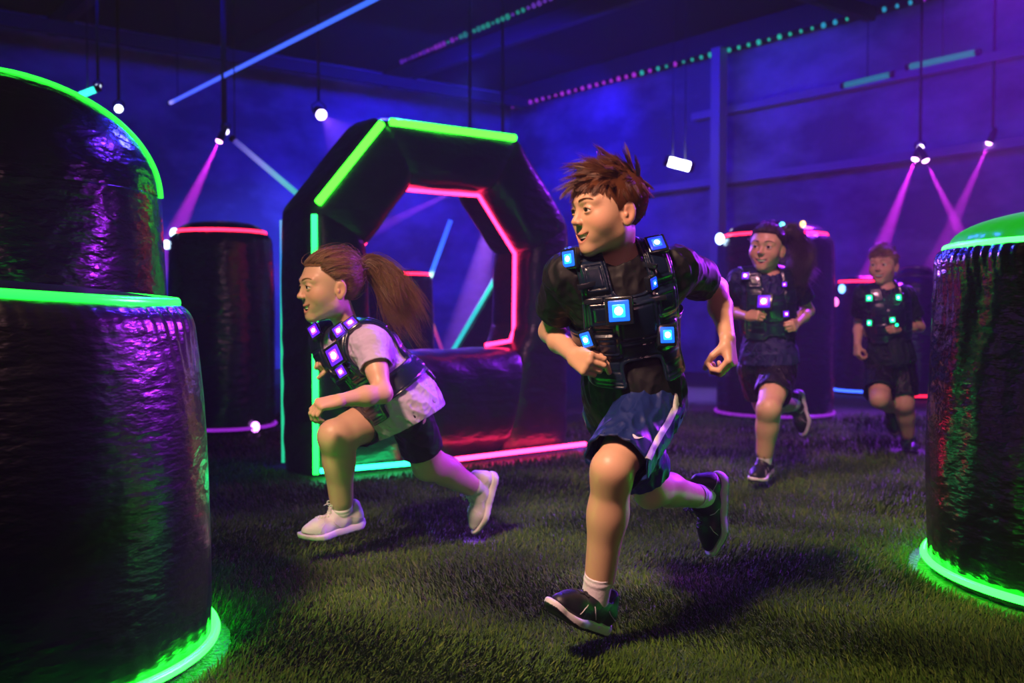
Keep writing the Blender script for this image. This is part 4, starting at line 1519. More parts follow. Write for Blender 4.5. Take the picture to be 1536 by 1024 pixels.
def build_person(label, j, W_, hf, hands, hres, skin, hairc, mask, mats, legs=1.0, arms=1.0, lean_face=(0, 0), faceres=None, female=False):
    """body: one continuous skin"""
    j['head'] = hf['c']
    S = Shape()
    torso_prims(S, j, W_, 0.0)
    M, c, s = hf['M'], hf['c'], hf['s']
    up = nrm(j['neck'] - j['pel'])
    S.u(RC(j['neck'] - up * 0.02, c + M @ (np.array([0, -0.024, -0.055]) * s), 0.043 * s * (0.9 if female else 1.0), 0.044 * s * (0.9 if female else 1.0)), 0.025)
    for sd in 'LR':
        sh, el, wr = j['sh' + sd], j['el' + sd], j['wr' + sd]
        a = arms
        S.u(RC(sh, el, 0.041 * a, 0.032 * a), 0.022)
        S.u(RC(sh * 0.72 + el * 0.28, sh * 0.45 + el * 0.55, 0.040 * a, 0.037 * a), 0.02)
        S.u(RC(el, el * 0.60 + wr * 0.40, 0.033 * a, 0.034 * a), 0.018)
        S.u(RC(el * 0.60 + wr * 0.40, wr, 0.033 * a, 0.022 * a), 0.018)
        hp, kn, an = j['hip' + sd], j['kn' + sd], j['an' + sd]
        l = legs
        S.u(RC(hp, kn, 0.076 * l, 0.050 * l), 0.03)
        S.u(RC(hp * 0.6 + kn * 0.4, hp * 0.25 + kn * 0.75, 0.067 * l, 0.056 * l), 0.03)
        sh_d = nrm(an - kn); th_d = nrm(kn - hp)
        fr = nrm(th_d - sh_d + 1e-3)      # knee points this way
        S.u(EL(kn + fr * 0.006 * l, (0.047 * l, 0.047 * l, 0.049 * l)), 0.035)
        S.u(EL(kn + fr * 0.026 * l + sh_d * 0.004, (0.024 * l, 0.024 * l, 0.028 * l)), 0.030)
        S.u(RC(kn, an, 0.044 * l, 0.030 * l), 0.03)
        L = np.linalg.norm(an - kn)
        cb = nrm(-fr - np.dot(-fr, sh_d) * sh_d)
        S.u(RC(kn + sh_d * L * 0.14 + cb * 0.013 * l, kn + sh_d * L * 0.34 + cb * 0.013 * l, 0.042 * l, 0.040 * l), 0.05)
        S.u(RC(kn + sh_d * L * 0.34 + cb * 0.011 * l, kn + sh_d * L * 0.80 + cb * 0.001, 0.039 * l, 0.028 * l), 0.05)
        f = nrm(j['ft' + sd]); fu = j['fu' + sd]; fu = nrm(fu - np.dot(fu, f) * f)
        S.u(RC(an - f * 0.02 - fu * 0.025, an + f * 0.09 - fu * 0.045, 0.028, 0.022), 0.02)
    for hd in hands: add_hand(S, **hd)
    # forearm-wrist blend is kept smooth by the hand's palm cones; head last (its hollows cut only the face)
    add_head(S, hf, female)
    lo, hi = S.bounds()
    cf = head_colours(hf, skin, hairc, mask)
    # head and hands fine, rest coarser would leave seams: one resolution throughout
    v, q = surface_nets(lambda p, a, b: S.ev(p, a, b), lo - 0.01, hi + 0.01, hres)
    v = relax(v, q, 1, 0.4)
    base = np.array([j['pel'][0], j['pel'][1], 0.0])
    col = cf(v)
    o = mesh_obj('person', v - base, q, mats['skin'], None, col=col)
    o.location = base
    tag(o, label, 'person')
    return o


def sock(parent, an, kn, f, fu, mat, hgt, r=0.036, h=0.003):
    d = nrm(kn - an)
    fu = nrm(fu - np.dot(fu, nrm(f)) * nrm(f))
    a = an - fu * 0.03; b = an + d * hgt
    rc = RC(a, b + d * 0.02, r * 0.98, r)
    def g(p, lo, hi):
        w = 0.0009 * np.sin((p @ d) * 420) * ((p - b) @ d > -0.02)
        dd = rc(p) + w - 0.0012 * ((p - b) @ d > -0.022)
        e = np.maximum(dd, (p - b) @ d)
        return smax(e, -(rc(p) + 0.006), 0.001)
    return sdf_mesh('sock', g, rc.lo - 0.02, rc.hi + 0.02, h, mat, parent, 1)


M_SKIN = pmat('skin', (0.6, 0.36, 0.25), 0.42, spec=0.4, attr=True, bump=(260.0, 0.12, (1, 1, 1), 0.002))
M_EYEW = pmat('eye_white', (0.72, 0.70, 0.70), 0.15, spec=0.6)
M_IRIS = pmat('iris_brown', (0.03, 0.014, 0.007), 0.12, spec=0.6)
M_PUPIL = pmat('pupil', (0.004, 0.004, 0.004), 0.08, spec=0.8)
M_TEETH = pmat('teeth', (0.86, 0.83, 0.78), 0.2, spec=0.6)


def face_mats(brow):
    return dict(white=M_EYEW, iris=M_IRIS, pupil=M_PUPIL, teeth=M_TEETH, brow=brow)

SKIN = (0.62, 0.36, 0.24)
M_HAIR_B = pmat('auburn_hair', (0.12, 0.040, 0.016), 0.38, spec=0.5)
M_HAIR_G = pmat('light_brown_hair', (0.23, 0.115, 0.045), 0.38, spec=0.5)
M_HAIR_D = pmat('dark_brown_hair', (0.03, 0.016, 0.012), 0.38, spec=0.5)
M_HAIR_S = pmat('sandy_hair', (0.20, 0.11, 0.055), 0.42, spec=0.5)
M_TEE_K = pmat('black_jersey', (0.0045, 0.0045, 0.0075), 0.6, spec=0.3, sheen=0.0, bump=(14, 0.25, (1, 1, 0.6), 0.01))
M_TEE_L = pmat('lilac_white_jersey', (0.50, 0.39, 0.64), 0.7, spec=0.25, bump=(16, 0.3, (1, 1, 0.6), 0.01))
M_TEE_N = pmat('navy_jersey', (0.010, 0.012, 0.085), 0.65, spec=0.3)
M_TEE_G = pmat('dark_green_jersey', (0.005, 0.016, 0.022), 0.65, spec=0.3)
M_SHORT_N = pmat('navy_sport_cloth', (0.007, 0.018, 0.115), 0.45, spec=0.35, sheen=0.0, bump=(15, 0.3, (1, 1, 0.6), 0.01))
M_SHORT_K = pmat('black_sport_cloth', (0.0045, 0.0045, 0.008), 0.45, spec=0.4, bump=(15, 0.3, (1, 1, 0.6), 0.01))
M_WHITE = pmat('white_print', (0.8, 0.8, 0.82), 0.5)
M_SOCK = pmat('white_sock', (0.66, 0.60, 0.72), 0.85, bump=(180, 0.4, (1, 1, 1), 0.002))
M_SHOE_K = pmat('black_mesh_shoe', (0.005, 0.005, 0.011), 0.5, bump=(220, 0.3, (1, 1, 1), 0.002))
M_SHOE_W = pmat('white_mesh_shoe', (0.60, 0.52, 0.68), 0.55, bump=(200, 0.3, (1, 1, 1), 0.002))
M_SOLE_W = pmat('pale_foam_sole', (0.60, 0.53, 0.64), 0.55)
M_LACE_K = pmat('black_lace', (0.012, 0.012, 0.014), 0.7)
M_LACE_W = pmat('white_lace', (0.72, 0.70, 0.72), 0.7)
M_VEST = pmat('vest_armour', (0.005, 0.012, 0.034), 0.28, spec=0.6, coat=0.4, bump=(30, 0.2, (1, 1, 1), 0.004))  # bluish base colour includes the pods' glow on the armour
M_POD = pmat('pod_case', (0.010, 0.013, 0.022), 0.2, spec=0.6, coat=0.5)
POD_CY = [M_POD, emat('cyan_lens', (0.003, 0.15, 1.0), 1.4), emat('cyan_led', (0.22, 0.65, 1.0), 16), emat('cyan_panel', (0.006, 0.28, 1.0), 6.0)]
POD_BL = [M_POD, emat('blue_lens', (0.008, 0.05, 1.0), 1.2), emat('blue_white_led', (0.25, 0.45, 1.0), 16), emat('blue_panel', (0.01, 0.09, 1.0), 4.0)]
POD_VI = [M_POD, emat('violet_lens', (0.16, 0.008, 1.0), 1.1), emat('violet_led_core', (0.6, 0.3, 1.0), 18), emat('violet_panel', (0.2, 0.02, 1.0), 8.0)]
POD_GR = [M_POD, emat('green_lens', (0.005, 0.8, 0.25), 1.2), emat('green_led_core', (0.15, 1.0, 0.45), 16), emat('green_panel', (0.005, 1.0, 0.28), 12.0)]


def lens_check(name, j):
    d = lambda a, b: round(float(np.linalg.norm(j[a] - j[b])), 3)
    print(name, 'upper arms', d('shL', 'elL'), d('shR', 'elR'), 'forearms', d('elL', 'wrL'), d('elR', 'wrR'), 'thighs', d('hipL', 'knL'), d('hipR', 'knR'), 'shanks', d('knL', 'anL'), d('knR', 'anR'), 'torso', d('neck', 'pel'), 'shoulders', d('shL', 'shR'), 'hips', d('hipL', 'hipR'))


def V3(*a): return np.array(a, float)

# ================================================================== 1: the runner in front
def runner_front(H=0.0022):
    j = dict(pel=P(952, 598, 2.72), neck=P(925, 384, 2.60), shR=P(850, 414, 2.60), shL=P(1016, 402, 2.66),
             elR=P(826, 497, 2.80), wrR=P(862, 534, 2.60), elL=P(1074, 432, 2.86), wrL=P(1091, 506, 2.71),
             hipL=P(976, 612, 2.66), hipR=P(924, 620, 2.78), knL=P(918, 704, 2.43), anL=P(896, 900, 2.545),
             knR=P(976, 734, 2.93), anR=P(1053, 745, 3.19))
    j['ftL'] = P(826, 925, 2.43) - P(895, 950, 2.585); j['fuL'] = V3(0.05, -0.25, 1)
    j['ftR'] = V3(-0.10, -0.12, -1); j['fuR'] = V3(-0.95, -0.30, 0.1)
    lens_check('front runner', j)
    hf = head_frame(P(912, 314, 2.55), 64, 6, 0, 0.226)
    hands = [dict(wrist=j['wrR'], D=V3(0.42, -0.80, -0.22), N=V3(0.80, 0.40, -0.25), side=1, size=0.165, curl=(72, 92, 55), thumb=(0.75, 0.85)),
             dict(wrist=j['wrL'], D=V3(0.05, -0.30, -0.95), N=V3(-0.80, 0.45, -0.15), side=-1, size=0.165, curl=(48, 62, 40), thumb=(0.55, 0.7))]
    mats = dict(skin=M_SKIN)
    o = build_person('person in black t-shirt and navy shorts with cyan-lit vest, sprinting in front', j, 1.0, hf, hands, H, SKIN, (0.085, 0.030, 0.013), mask_short, mats, legs=0.88, arms=0.96)
    rl = root_loc(o)
    face_parts(hf, o, face_mats(M_HAIR_B), eye_off=(-0.10, 0.0), brow_w=1.2)
    hair_short(hf, o, M_HAIR_B, 13000, 0.038, 0.36, seed=4, rad=0.0006, messy=0.66)
    sh = shirt(o, j, 1.0, M_TEE_K, 0.0026, hem=0.045, sl=0.60, seed=2, hem_tilt=(0.10, 0.0, 0))
    st = shorts(o, j, 1.0, M_SHORT_N, 0.0026, f_leg=(0.90, 0.78), r_hem=0.084, seed=3, waist=0.09)
    vs_ = vest(o, j, 1.0, M_VEST, 0.0024, depth=0.245)
    bv = bvh_of(vs_)
    up = j['neck'] - j['pel']
    for px, py, s_, mt, sh_, rr in ((859, 388, 0.027, POD_CY, (1, 1), 0.2), (984, 370, 0.027, POD_BL, (1, 1), 0), (971, 424, 0.018, POD_BL, (1, 1.1), 0),
                                   (930, 466, 0.036, POD_CY, (1, 1), 0), (884, 507, 0.026, POD_CY, (0.8, 1), 0.3), (998, 503, 0.028, POD_CY, (0.9, 1), -0.2)):
        light_pod(vs_, bv, rl, px, py, up, s_, mt, sh_, rr)
    # strap keepers on the harness
    for px, py in ((880, 428), (890, 452), (976, 398), (985, 448)):
        hit = stick(bv, px, py, rl)
        if hit:
            p, n = hit; u = nrm(up - np.dot(up, n) * n); r_ = np.cross(u, n)
            MB().box(p + n * 0.002, (0.025, 0.007, 0.004), np.stack([r_, u, n], 1), 0.002).build('strap_keeper', M_POD, vs_, world=True)
    # print on the shorts
    bs = bvh_of(st)
    def ribbon(name, pix, half, lift=0.0022):
        L_, R_ = [], []
        pts = []
        for (a, b), (c_, d_) in zip(pix[:-1], pix[1:]):
            for q in np.linspace(0, 1, 8, endpoint=False): pts.append((a + (c_ - a) * q, b + (d_ - b) * q))
        pts.append(pix[-1])
        rows = []
        for k, (a, b) in enumerate(pts):
            k2 = min(k + 1, len(pts) - 1); k1 = max(k - 1, 0)
            tx, ty = pts[k2][0] - pts[k1][0], pts[k2][1] - pts[k1][1]
            ln = math.hypot(tx, ty); nx, ny = -ty / ln, tx / ln
            row = []
            for w_ in np.linspace(-1, 1, 5):
                hw = half(k / (len(pts) - 1)) if callable(half) else half
                h_ = stick(bs, a + nx * hw * w_, b + ny * hw * w_, rl)
                if h_ is None: break
                row.append(h_[0] + h_[1] * lift)
            if len(row) == 5: rows.append(row)
        if len(rows) > 2:
            mb = MB(); mb.grid(np.array(rows)); mb.build(name, M_WHITE, st, world=True)
    ribbon('side_stripe', [(1017, 588), (1012, 612), (1001, 634), (990, 652), (979, 672), (972, 688)], 4.6)
    ribbon('logo', [(949, 652), (952, 656), (957, 657), (965, 655.5)], lambda q: 0.4 + 2.0 * math.sin(math.pi * min(1, q * 1.15) ** 0.8) * (1 - 0.55 * q))
    for sd, hg in (('L', 0.082), ('R', 0.055)):
        sock(o, j['an' + sd], j['kn' + sd], j['ft' + sd], j['fu' + sd], M_SOCK, hg, 0.037)
        shoe('shoe', o, j['an' + sd], j['ft' + sd], j['fu' + sd], 0.244, (M_SHOE_K, M_SOLE_W, M_LACE_K), h=0.0026)
    return o


# ================================================================== 2: the runner with the ponytail
def runner_left(H=0.0026):
    dy = 0.08
    Q = lambda x, y, Y: P(x, y, Y + dy)
    j = dict(pel=Q(598, 604, 3.45), neck=Q(523, 503, 3.42), shL=Q(556, 518, 3.30), shR=Q(490, 512, 3.52),
             elL=Q(574, 590, 3.20), wrL=Q(511, 600, 3.11), elR=Q(522, 575, 3.68), wrR=Q(502, 546, 3.50),
             hipL=Q(615, 622, 3.38), hipR=Q(582, 620, 3.52), knR=Q(502, 654, 3.29), anR=Q(514, 768, 3.41),
             knL=Q(642, 696, 3.52), anL=Q(714, 732, 3.72))
    j['ftR'] = Q(462, 826, 3.36) - Q(538, 806, 3.46); j['fuR'] = V3(-0.15, -0.15, 1)
    j['ftL'] = V3(-0.30, -0.12, -1); j['fuL'] = V3(-0.92, -0.30, 0.2)
    lens_check('left runner', j)
    hf = head_frame(Q(493, 428, 3.38), 60, 6, 0, 0.242)
    hands = [dict(wrist=j['wrL'], D=V3(-0.88, -0.30, -0.20), N=V3(-0.15, 0.35, -0.9), side=-1, size=0.16, curl=(42, 48, 30), thumb=(0.35, 0.4)),
             dict(wrist=j['wrR'], D=V3(-0.6, -0.55, 0.25), N=V3(-0.2, -0.5, -0.6), side=1, size=0.15, curl=(70, 90, 55), thumb=(0.7, 0.8))]
    o = build_person('person with light brown ponytail, lilac t-shirt and violet-lit vest, sprinting beside the arch', j, 0.94, hf, hands, H, (0.62, 0.37, 0.26), (0.17, 0.085, 0.035), mask_pulled, dict(skin=M_SKIN), legs=0.97, arms=0.95, female=True)
    rl = root_loc(o)
    face_parts(hf, o, face_mats(M_HAIR_G), eye_off=(-0.08, 0.0), brow_w=0.9)
    tie_l = (0, -0.106, 0.040)
    hr = hair_pulled(hf, o, M_HAIR_G, 7000, tie_l, rad=0.00075)
    tie = hf['c'] + hf['M'] @ (np.array(tie_l) * hf['s'])
    Y0 = tie[1]
    tail = [tie, P(556, 396, Y0 + 0.03), P(583, 422, Y0 + 0.05), P(598, 456, Y0 + 0.07), P(616, 490, Y0 + 0.10)]
    v, q = ponytail(tail, 3600, 0.010, 0.040, 8, 0.0009, 0.020)
    pt = mesh_obj('ponytail', v, q, M_HAIR_G, hr, world=True)
    d = nrm(tail[1] - tie)
    MB().tube([tie - d * 0.008, tie, tie + d * 0.012], [0.017, 0.019, 0.016], 16).build('hair_tie', pmat('pink_elastic', (0.6, 0.12, 0.25), 0.6), hr, world=True)
    sh = shirt(o, j, 0.94, M_TEE_L, 0.0028, hem=0.085, sl=0.46, seed=12, hem_tilt=(0.0, -0.15, 0), amp=0.004, flare=0.030, off=0.018)
    st = shorts(o, j, 0.94, M_SHORT_K, 0.0028, f_leg=(0.66, 0.56), r_hem=0.080, seed=13, off=0.006, r_top=0.080, amp=0.003)
    vs_ = vest(o, j, 0.94, M_VEST, 0.0026, depth=0.27, flare=0.030, off=0.018)
    bv = bvh_of(vs_); up = j['neck'] - j['pel']
    for px, py, s_, sh_ in ((518, 470, 0.027, (1, 1)), (511, 497, 0.026, (1, 1)), (500, 533, 0.040, (1.0, 1)), (515, 556, 0.024, (1, 1)), (474, 498, 0.026, (0.9, 1.2))):
        light_pod(vs_, bv, rl, px, py, up, s_, POD_VI, sh_)
    for sd, hg in (('L', 0.03), ('R', 0.03)):
        sock(o, j['an' + sd], j['kn' + sd], j['ft' + sd], j['fu' + sd], M_SOCK, hg, 0.0355)
        shoe('shoe', o, j['an' + sd], j['ft' + sd], j['fu' + sd], 0.222, (M_SHOE_W, M_SOLE_W, M_LACE_W, M_SOLE_W), h=0.0028)
    return o


# ================================================================== 3: the runner behind on the right
def runner_back(H=0.0033):
    Y = 5.05
    j = dict(pel=P(1154, 545, Y), neck=P(1150, 410, Y - 0.05), shR=P(1108, 421, Y - 0.02), shL=P(1192, 421, Y),
             elR=P(1094, 466, Y + 0.12), wrR=P(1122, 474, Y - 0.10), elL=P(1212, 466, Y + 0.08), wrL=P(1194, 486, Y - 0.10),
             hipL=P(1169, 555, Y - 0.03), hipR=P(1133, 555, Y + 0.05), knL=P(1153, 612, Y - 0.26), anL=P(1146, 692, Y - 0.14),
             knR=P(1147, 606, Y + 0.10), anR=P(1189, 607, Y + 0.42))
    j['ftL'] = V3(-0.55, -0.85, -0.12); j['fuL'] = V3(0.0, -0.1, 1)
    j['ftR'] = V3(0.12, -0.15, -1); j['fuR'] = V3(-0.85, -0.45, 0)
    lens_check('back runner', j)
    hf = head_frame(P(1150, 371, Y - 0.07), 30, 2, -4, 0.235)
    hands = [dict(wrist=j['wrR'], D=V3(0.55, -0.75, 0.1), N=V3(0.7, 0.45, -0.2), side=1, size=0.15, curl=(60, 80, 50), thumb=(0.6, 0.7)),
             dict(wrist=j['wrL'], D=V3(-0.45, -0.8, -0.1), N=V3(-0.8, 0.4, -0.2), side=-1, size=0.15, curl=(65, 85, 50), thumb=(0.6, 0.7))]
    o = build_person('person with dark tied-back hair, navy t-shirt and violet-lit vest, running further back', j, 1.0, hf, hands, H, (0.58, 0.33, 0.22), (0.02, 0.011, 0.008), mask_pulled, dict(skin=M_SKIN), legs=1.0, arms=0.95, female=True)
    rl = root_loc(o)
    face_parts(hf, o, face_mats(M_HAIR_D))
    tie_l = (0.01, -0.100, 0.045)
    hr = hair_pulled(hf, o, M_HAIR_D, 3500, tie_l, rad=0.0012)
    tie = hf['c'] + hf['M'] @ (np.array(tie_l) * hf['s'])
    tail = [tie, P(1189, 352, tie[1] - 0.01), P(1202, 378, tie[1] - 0.06), P(1201, 408, tie[1] - 0.10), P(1194, 428, tie[1] - 0.12)]
    v, q = ponytail(tail, 1700, 0.014, 0.040, 9, 0.0016, 0.035)
    mesh_obj('ponytail', v, q, M_HAIR_D, hr, world=True)
    shirt(o, j, 1.0, M_TEE_N, 0.0042, hem=-0.005, sl=0.62, seed=22)
    shorts(o, j, 1.0, M_SHORT_K, 0.0042, f_leg=(0.66, 0.72), r_hem=0.090, seed=23)
    vs_ = vest(o, j, 1.0, M_VEST, 0.004, depth=0.30)
    bv = bvh_of(vs_); up = j['neck'] - j['pel']
    for px, py, s_ in ((1119, 415, 0.024), (1147, 453, 0.042), (1178, 426, 0.016), (1177, 470, 0.020)):
        light_pod(vs_, bv, rl, px, py, up, s_, POD_VI)
    for sd, hg in (('L', 0.045), ('R', 0.04)):
        sock(o, j['an' + sd], j['kn' + sd], j['ft' + sd], j['fu' + sd], M_SOCK, hg, 0.037, h=0.004)
        shoe('shoe', o, j['an' + sd], j['ft' + sd], j['fu' + sd], 0.228, (M_SHOE_K, M_SOLE_W, M_LACE_K), h=0.004)
    return o


# ================================================================== 4: the small runner far right
def runner_far(H=0.004):
    Y = 6.12
    j = dict(pel=P(1336, 543, Y), neck=P(1327, 432, Y - 0.06), shR=P(1294, 443, Y - 0.03), shL=P(1360, 443, Y),
             elR=P(1289, 482, Y + 0.12), wrR=P(1286, 516, Y + 0.0), elL=P(1379, 490, Y + 0.05), wrL=P(1348, 493, Y - 0.12),
             hipL=P(1352, 552, Y), hipR=P(1320, 552, Y + 0.02), knL=P(1356, 605, Y - 0.05), anL=P(1363, 659, Y + 0.10),
             knR=P(1319, 598, Y - 0.24), anR=P(1336, 612, Y + 0.08))
    j['ftL'] = V3(-0.25, -0.95, -0.05); j['fuL'] = V3(0.0, -0.1, 1)
    j['ftR'] = V3(0.05, -0.35, -0.95); j['fuR'] = V3(-0.35, -0.9, 0.3)
    lens_check('far runner', j)
    hf = head_frame(P(1325, 397, Y - 0.06), 40, 3, 0, 0.228)
    hands = [dict(wrist=j['wrR'], D=V3(-0.05, -0.2, -0.95), N=V3(0.9, 0.2, -0.1), side=1, size=0.15, curl=(40, 55, 35), thumb=(0.5, 0.6)),
             dict(wrist=j['wrL'], D=V3(-0.75, -0.6, 0.05), N=V3(-0.4, 0.8, -0.2), side=-1, size=0.15, curl=(65, 85, 50), thumb=(0.6, 0.7))]
    o = build_person('person with short sandy hair, dark t-shirt and green vest lights, running farthest back', j, 1.0, hf, hands, H, (0.60, 0.35, 0.24), (0.2, 0.11, 0.055), mask_short, dict(skin=M_SKIN), legs=0.98, arms=0.95)
    rl = root_loc(o)
    face_parts(hf, o, face_mats(M_HAIR_S))
    hair_short(hf, o, M_HAIR_S, 3000, 0.030, 0.45, seed=14, rad=0.0014, messy=0.5)
    shirt(o, j, 1.0, M_TEE_G, 0.005, hem=0.005, sl=0.66, seed=32)
    shorts(o, j, 1.0, M_SHORT_K, 0.005, f_leg=(0.78, 0.82), r_hem=0.092, seed=33)
    vs_ = vest(o, j, 1.0, M_VEST, 0.0048, depth=0.28)
    bv = bvh_of(vs_); up = j['neck'] - j['pel']
    for px, py, s_ in ((1302, 447, 0.026), (1345, 447, 0.026), (1307, 484, 0.024), (1338, 479, 0.022), (1344, 486, 0.014)):
        light_pod(vs_, bv, rl, px, py, up, s_, POD_GR)
    for sd, hg in (('L', 0.03), ('R', 0.03)):
        sock(o, j['an' + sd], j['kn' + sd], j['ft' + sd], j['fu' + sd], M_SHORT_K, hg, 0.037, h=0.0045)
        shoe('shoe', o, j['an' + sd], j['ft' + sd], j['fu' + sd], 0.22, (M_SHOE_K, M_SHOE_K, M_LACE_K), laces=True, h=0.0045)
    return o

import time as _t
_t0 = _t.time()
for fn_ in (runner_front, runner_left, runner_back, runner_far):
    fn_()
    print(fn_.__name__, round(_t.time() - _t0, 1))
# ================================================================== ARTIFICIAL TURF
def turf():
    r = np.random.default_rng(3)
    N = 330000
    # density falls off with distance; sample depth with pdf ~ 1/Y^1.2
    u = r.random(N)
    y0, y1, a = 1.95, 8.2, 0.75
    Y = (y0 ** -a + u * (y1 ** -a - y0 ** -a)) ** (-1 / a)
    X = (r.random(N) * 2 - 1) * Y * 0.60
    keep = np.ones(N, bool)
    for (px, py, R) in PILLARS:
        keep &= (X - px) ** 2 + (Y - py) ** 2 > (R + (0.052 if py < 5 else 0.085)) ** 2
    keep &= ~((np.abs(X - bk[0] + 0.2) < 0.75) & (Y > bk[1] - 0.1) & (Y < bk[1] + 1.05))
    # no blades where a shoe comes down
    cell = 0.02
    low = set()
    for ob in bpy.data.objects:
        if ob.type != 'MESH': continue
        top = ob
        while top.parent is not None: top = top.parent
        if not top.name.startswith('person'): continue
        v = np.array([q.co[:] for q in ob.data.vertices]) + root_loc(ob)
        v = v[v[:, 2] < 0.045]
        for a_, b_ in set(map(tuple, np.round(v[:, :2] / cell).astype(int))):
            rd = 3 if b_ * cell > 5.5 else 1
            for da in range(-rd, rd + 1):
                for db in range(-rd, rd + 1): low.add((a_ + da, b_ + db))
    if low:
        kx, ky = np.round(X / cell).astype(int), np.round(Y / cell).astype(int)
        lk = np.array([a_ * 100003 + b_ for a_, b_ in low])
        keep &= ~np.isin(kx * 100003 + ky, lk)
    # under the arch feet and strips
    tq = ((X - A0[0]) * E1[0] + (Y - A0[1]) * E1[1]) / AK; sq = ((X - A0[0]) * E2[0] + (Y - A0[1]) * E2[1]) / AK
    keep &= ~((tq > -0.08) & (tq < 2.03) & (sq > -0.24) & (sq < 0.56))
    X, Y = X[keep], Y[keep]
    n = len(X)
    L = r.uniform(0.012, 0.030, n) * (1 + 0.25 * np.clip(Y - 4, 0, 4))
    wd = r.uniform(0.0007, 0.0014, n) * (0.8 + 0.28 * Y)
    az = r.uniform(0, TAU, n)
    # blades lie over in drifting directions
    flow = 1.5 * np.sin(X * 3.1 + 1.7 * np.sin(Y * 2.3)) + 1.2 * np.sin(Y * 4.7 + X * 1.3)
    az = az * 0.5 + flow
    tilt = r.uniform(0.35, 1.25, n)
    d = np.stack([np.cos(az), np.sin(az), np.zeros(n)], 1)
    s = np.stack([-np.sin(az + r.normal(0, 0.6, n)), np.cos(az), np.zeros(n)], 1)
    s /= np.linalg.norm(s, axis=1)[:, None]
    b = np.stack([X, Y, np.zeros(n)], 1)
    zz = np.array([0, 0, 1.0])
    m1 = b + (d * np.sin(tilt * 0.5)[:, None] + zz * np.cos(tilt * 0.5)[:, None]) * (L * 0.55)[:, None]
    m2 = m1 + (d * np.sin(tilt)[:, None] + zz * np.cos(tilt)[:, None]) * (L * 0.5)[:, None]
    m3 = m2 + (d * np.sin(tilt * 1.35)[:, None] + zz * np.cos(tilt * 1.35)[:, None]) * (L * 0.35)[:, None]
    w = (s * wd[:, None])
    V = np.stack([b - w, b + w, m1 - w * 0.95, m1 + w * 0.95, m2 - w * 0.7, m2 + w * 0.7, m3], 1).reshape(-1, 3)
    i = np.arange(n)[:, None] * 7
    q = np.concatenate([i + np.array([[0, 1, 3, 2]]), i + np.array([[2, 3, 5, 4]])])
    t = i + np.array([[4, 5, 6]])
    h = r.random(n)
    tone = np.stack([0.030 + 0.038 * h, 0.074 + 0.070 * h, 0.007 + 0.007 * h], 1)
    dry = r.random(n) < 0.15
    tone[dry] = np.stack([0.085 + 0.05 * h[dry], 0.135 + 0.07 * h[dry], 0.022 + 0.010 * h[dry]], 1)
    patch = 0.75 + 0.35 * np.sin(X * 5 + 2 * np.sin(Y * 3)) * np.sin(Y * 6 + X * 2)
    tone = tone * patch[:, None]
    col = np.repeat(tone, 7, 0)
    o = mesh_obj('turf_grass', V, [q, t], pmat('turf_blade', (0.1, 0.12, 0.04), 0.8, spec=0.08, attr=True), None, smooth=False, col=col)
    tag(o, 'short tufted artificial turf covering the arena floor', 'turf', kind='stuff')
turf()
# ================================================================== LAMPS, TUBES, FIXTURES
def spot(name, loc, aim, color, power, angle, blend=0.3, radius=0.03, parent=None):
    L = bpy.data.lights.new(name, 'SPOT')
    L.color = color; L.energy = power; L.spot_size = math.radians(angle); L.spot_blend = blend; L.shadow_soft_size = radius
    o = bpy.data.objects.new(name, L)
    COL.objects.link(o)
    d = Vector(np.asarray(aim, float) - np.asarray(loc, float))
    o.rotation_euler = d.to_track_quat('-Z', 'Y').to_euler()
    o.location = Vector(loc) - (Vector(root_loc(parent)) if parent else Vector((0, 0, 0)))
    if parent: o.parent = parent
    return o


def area(name, loc, aim, color, power, sx, sy):
    L = bpy.data.lights.new(name, 'AREA')
    L.color = color; L.energy = power; L.shape = 'RECTANGLE'; L.size = sx; L.size_y = sy
    o = bpy.data.objects.new(name, L)
    COL.objects.link(o)
    d = Vector(np.asarray(aim, float) - np.asarray(loc, float))
    o.rotation_euler = d.to_track_quat('-Z', 'Y').to_euler()
    o.location = loc
    return o


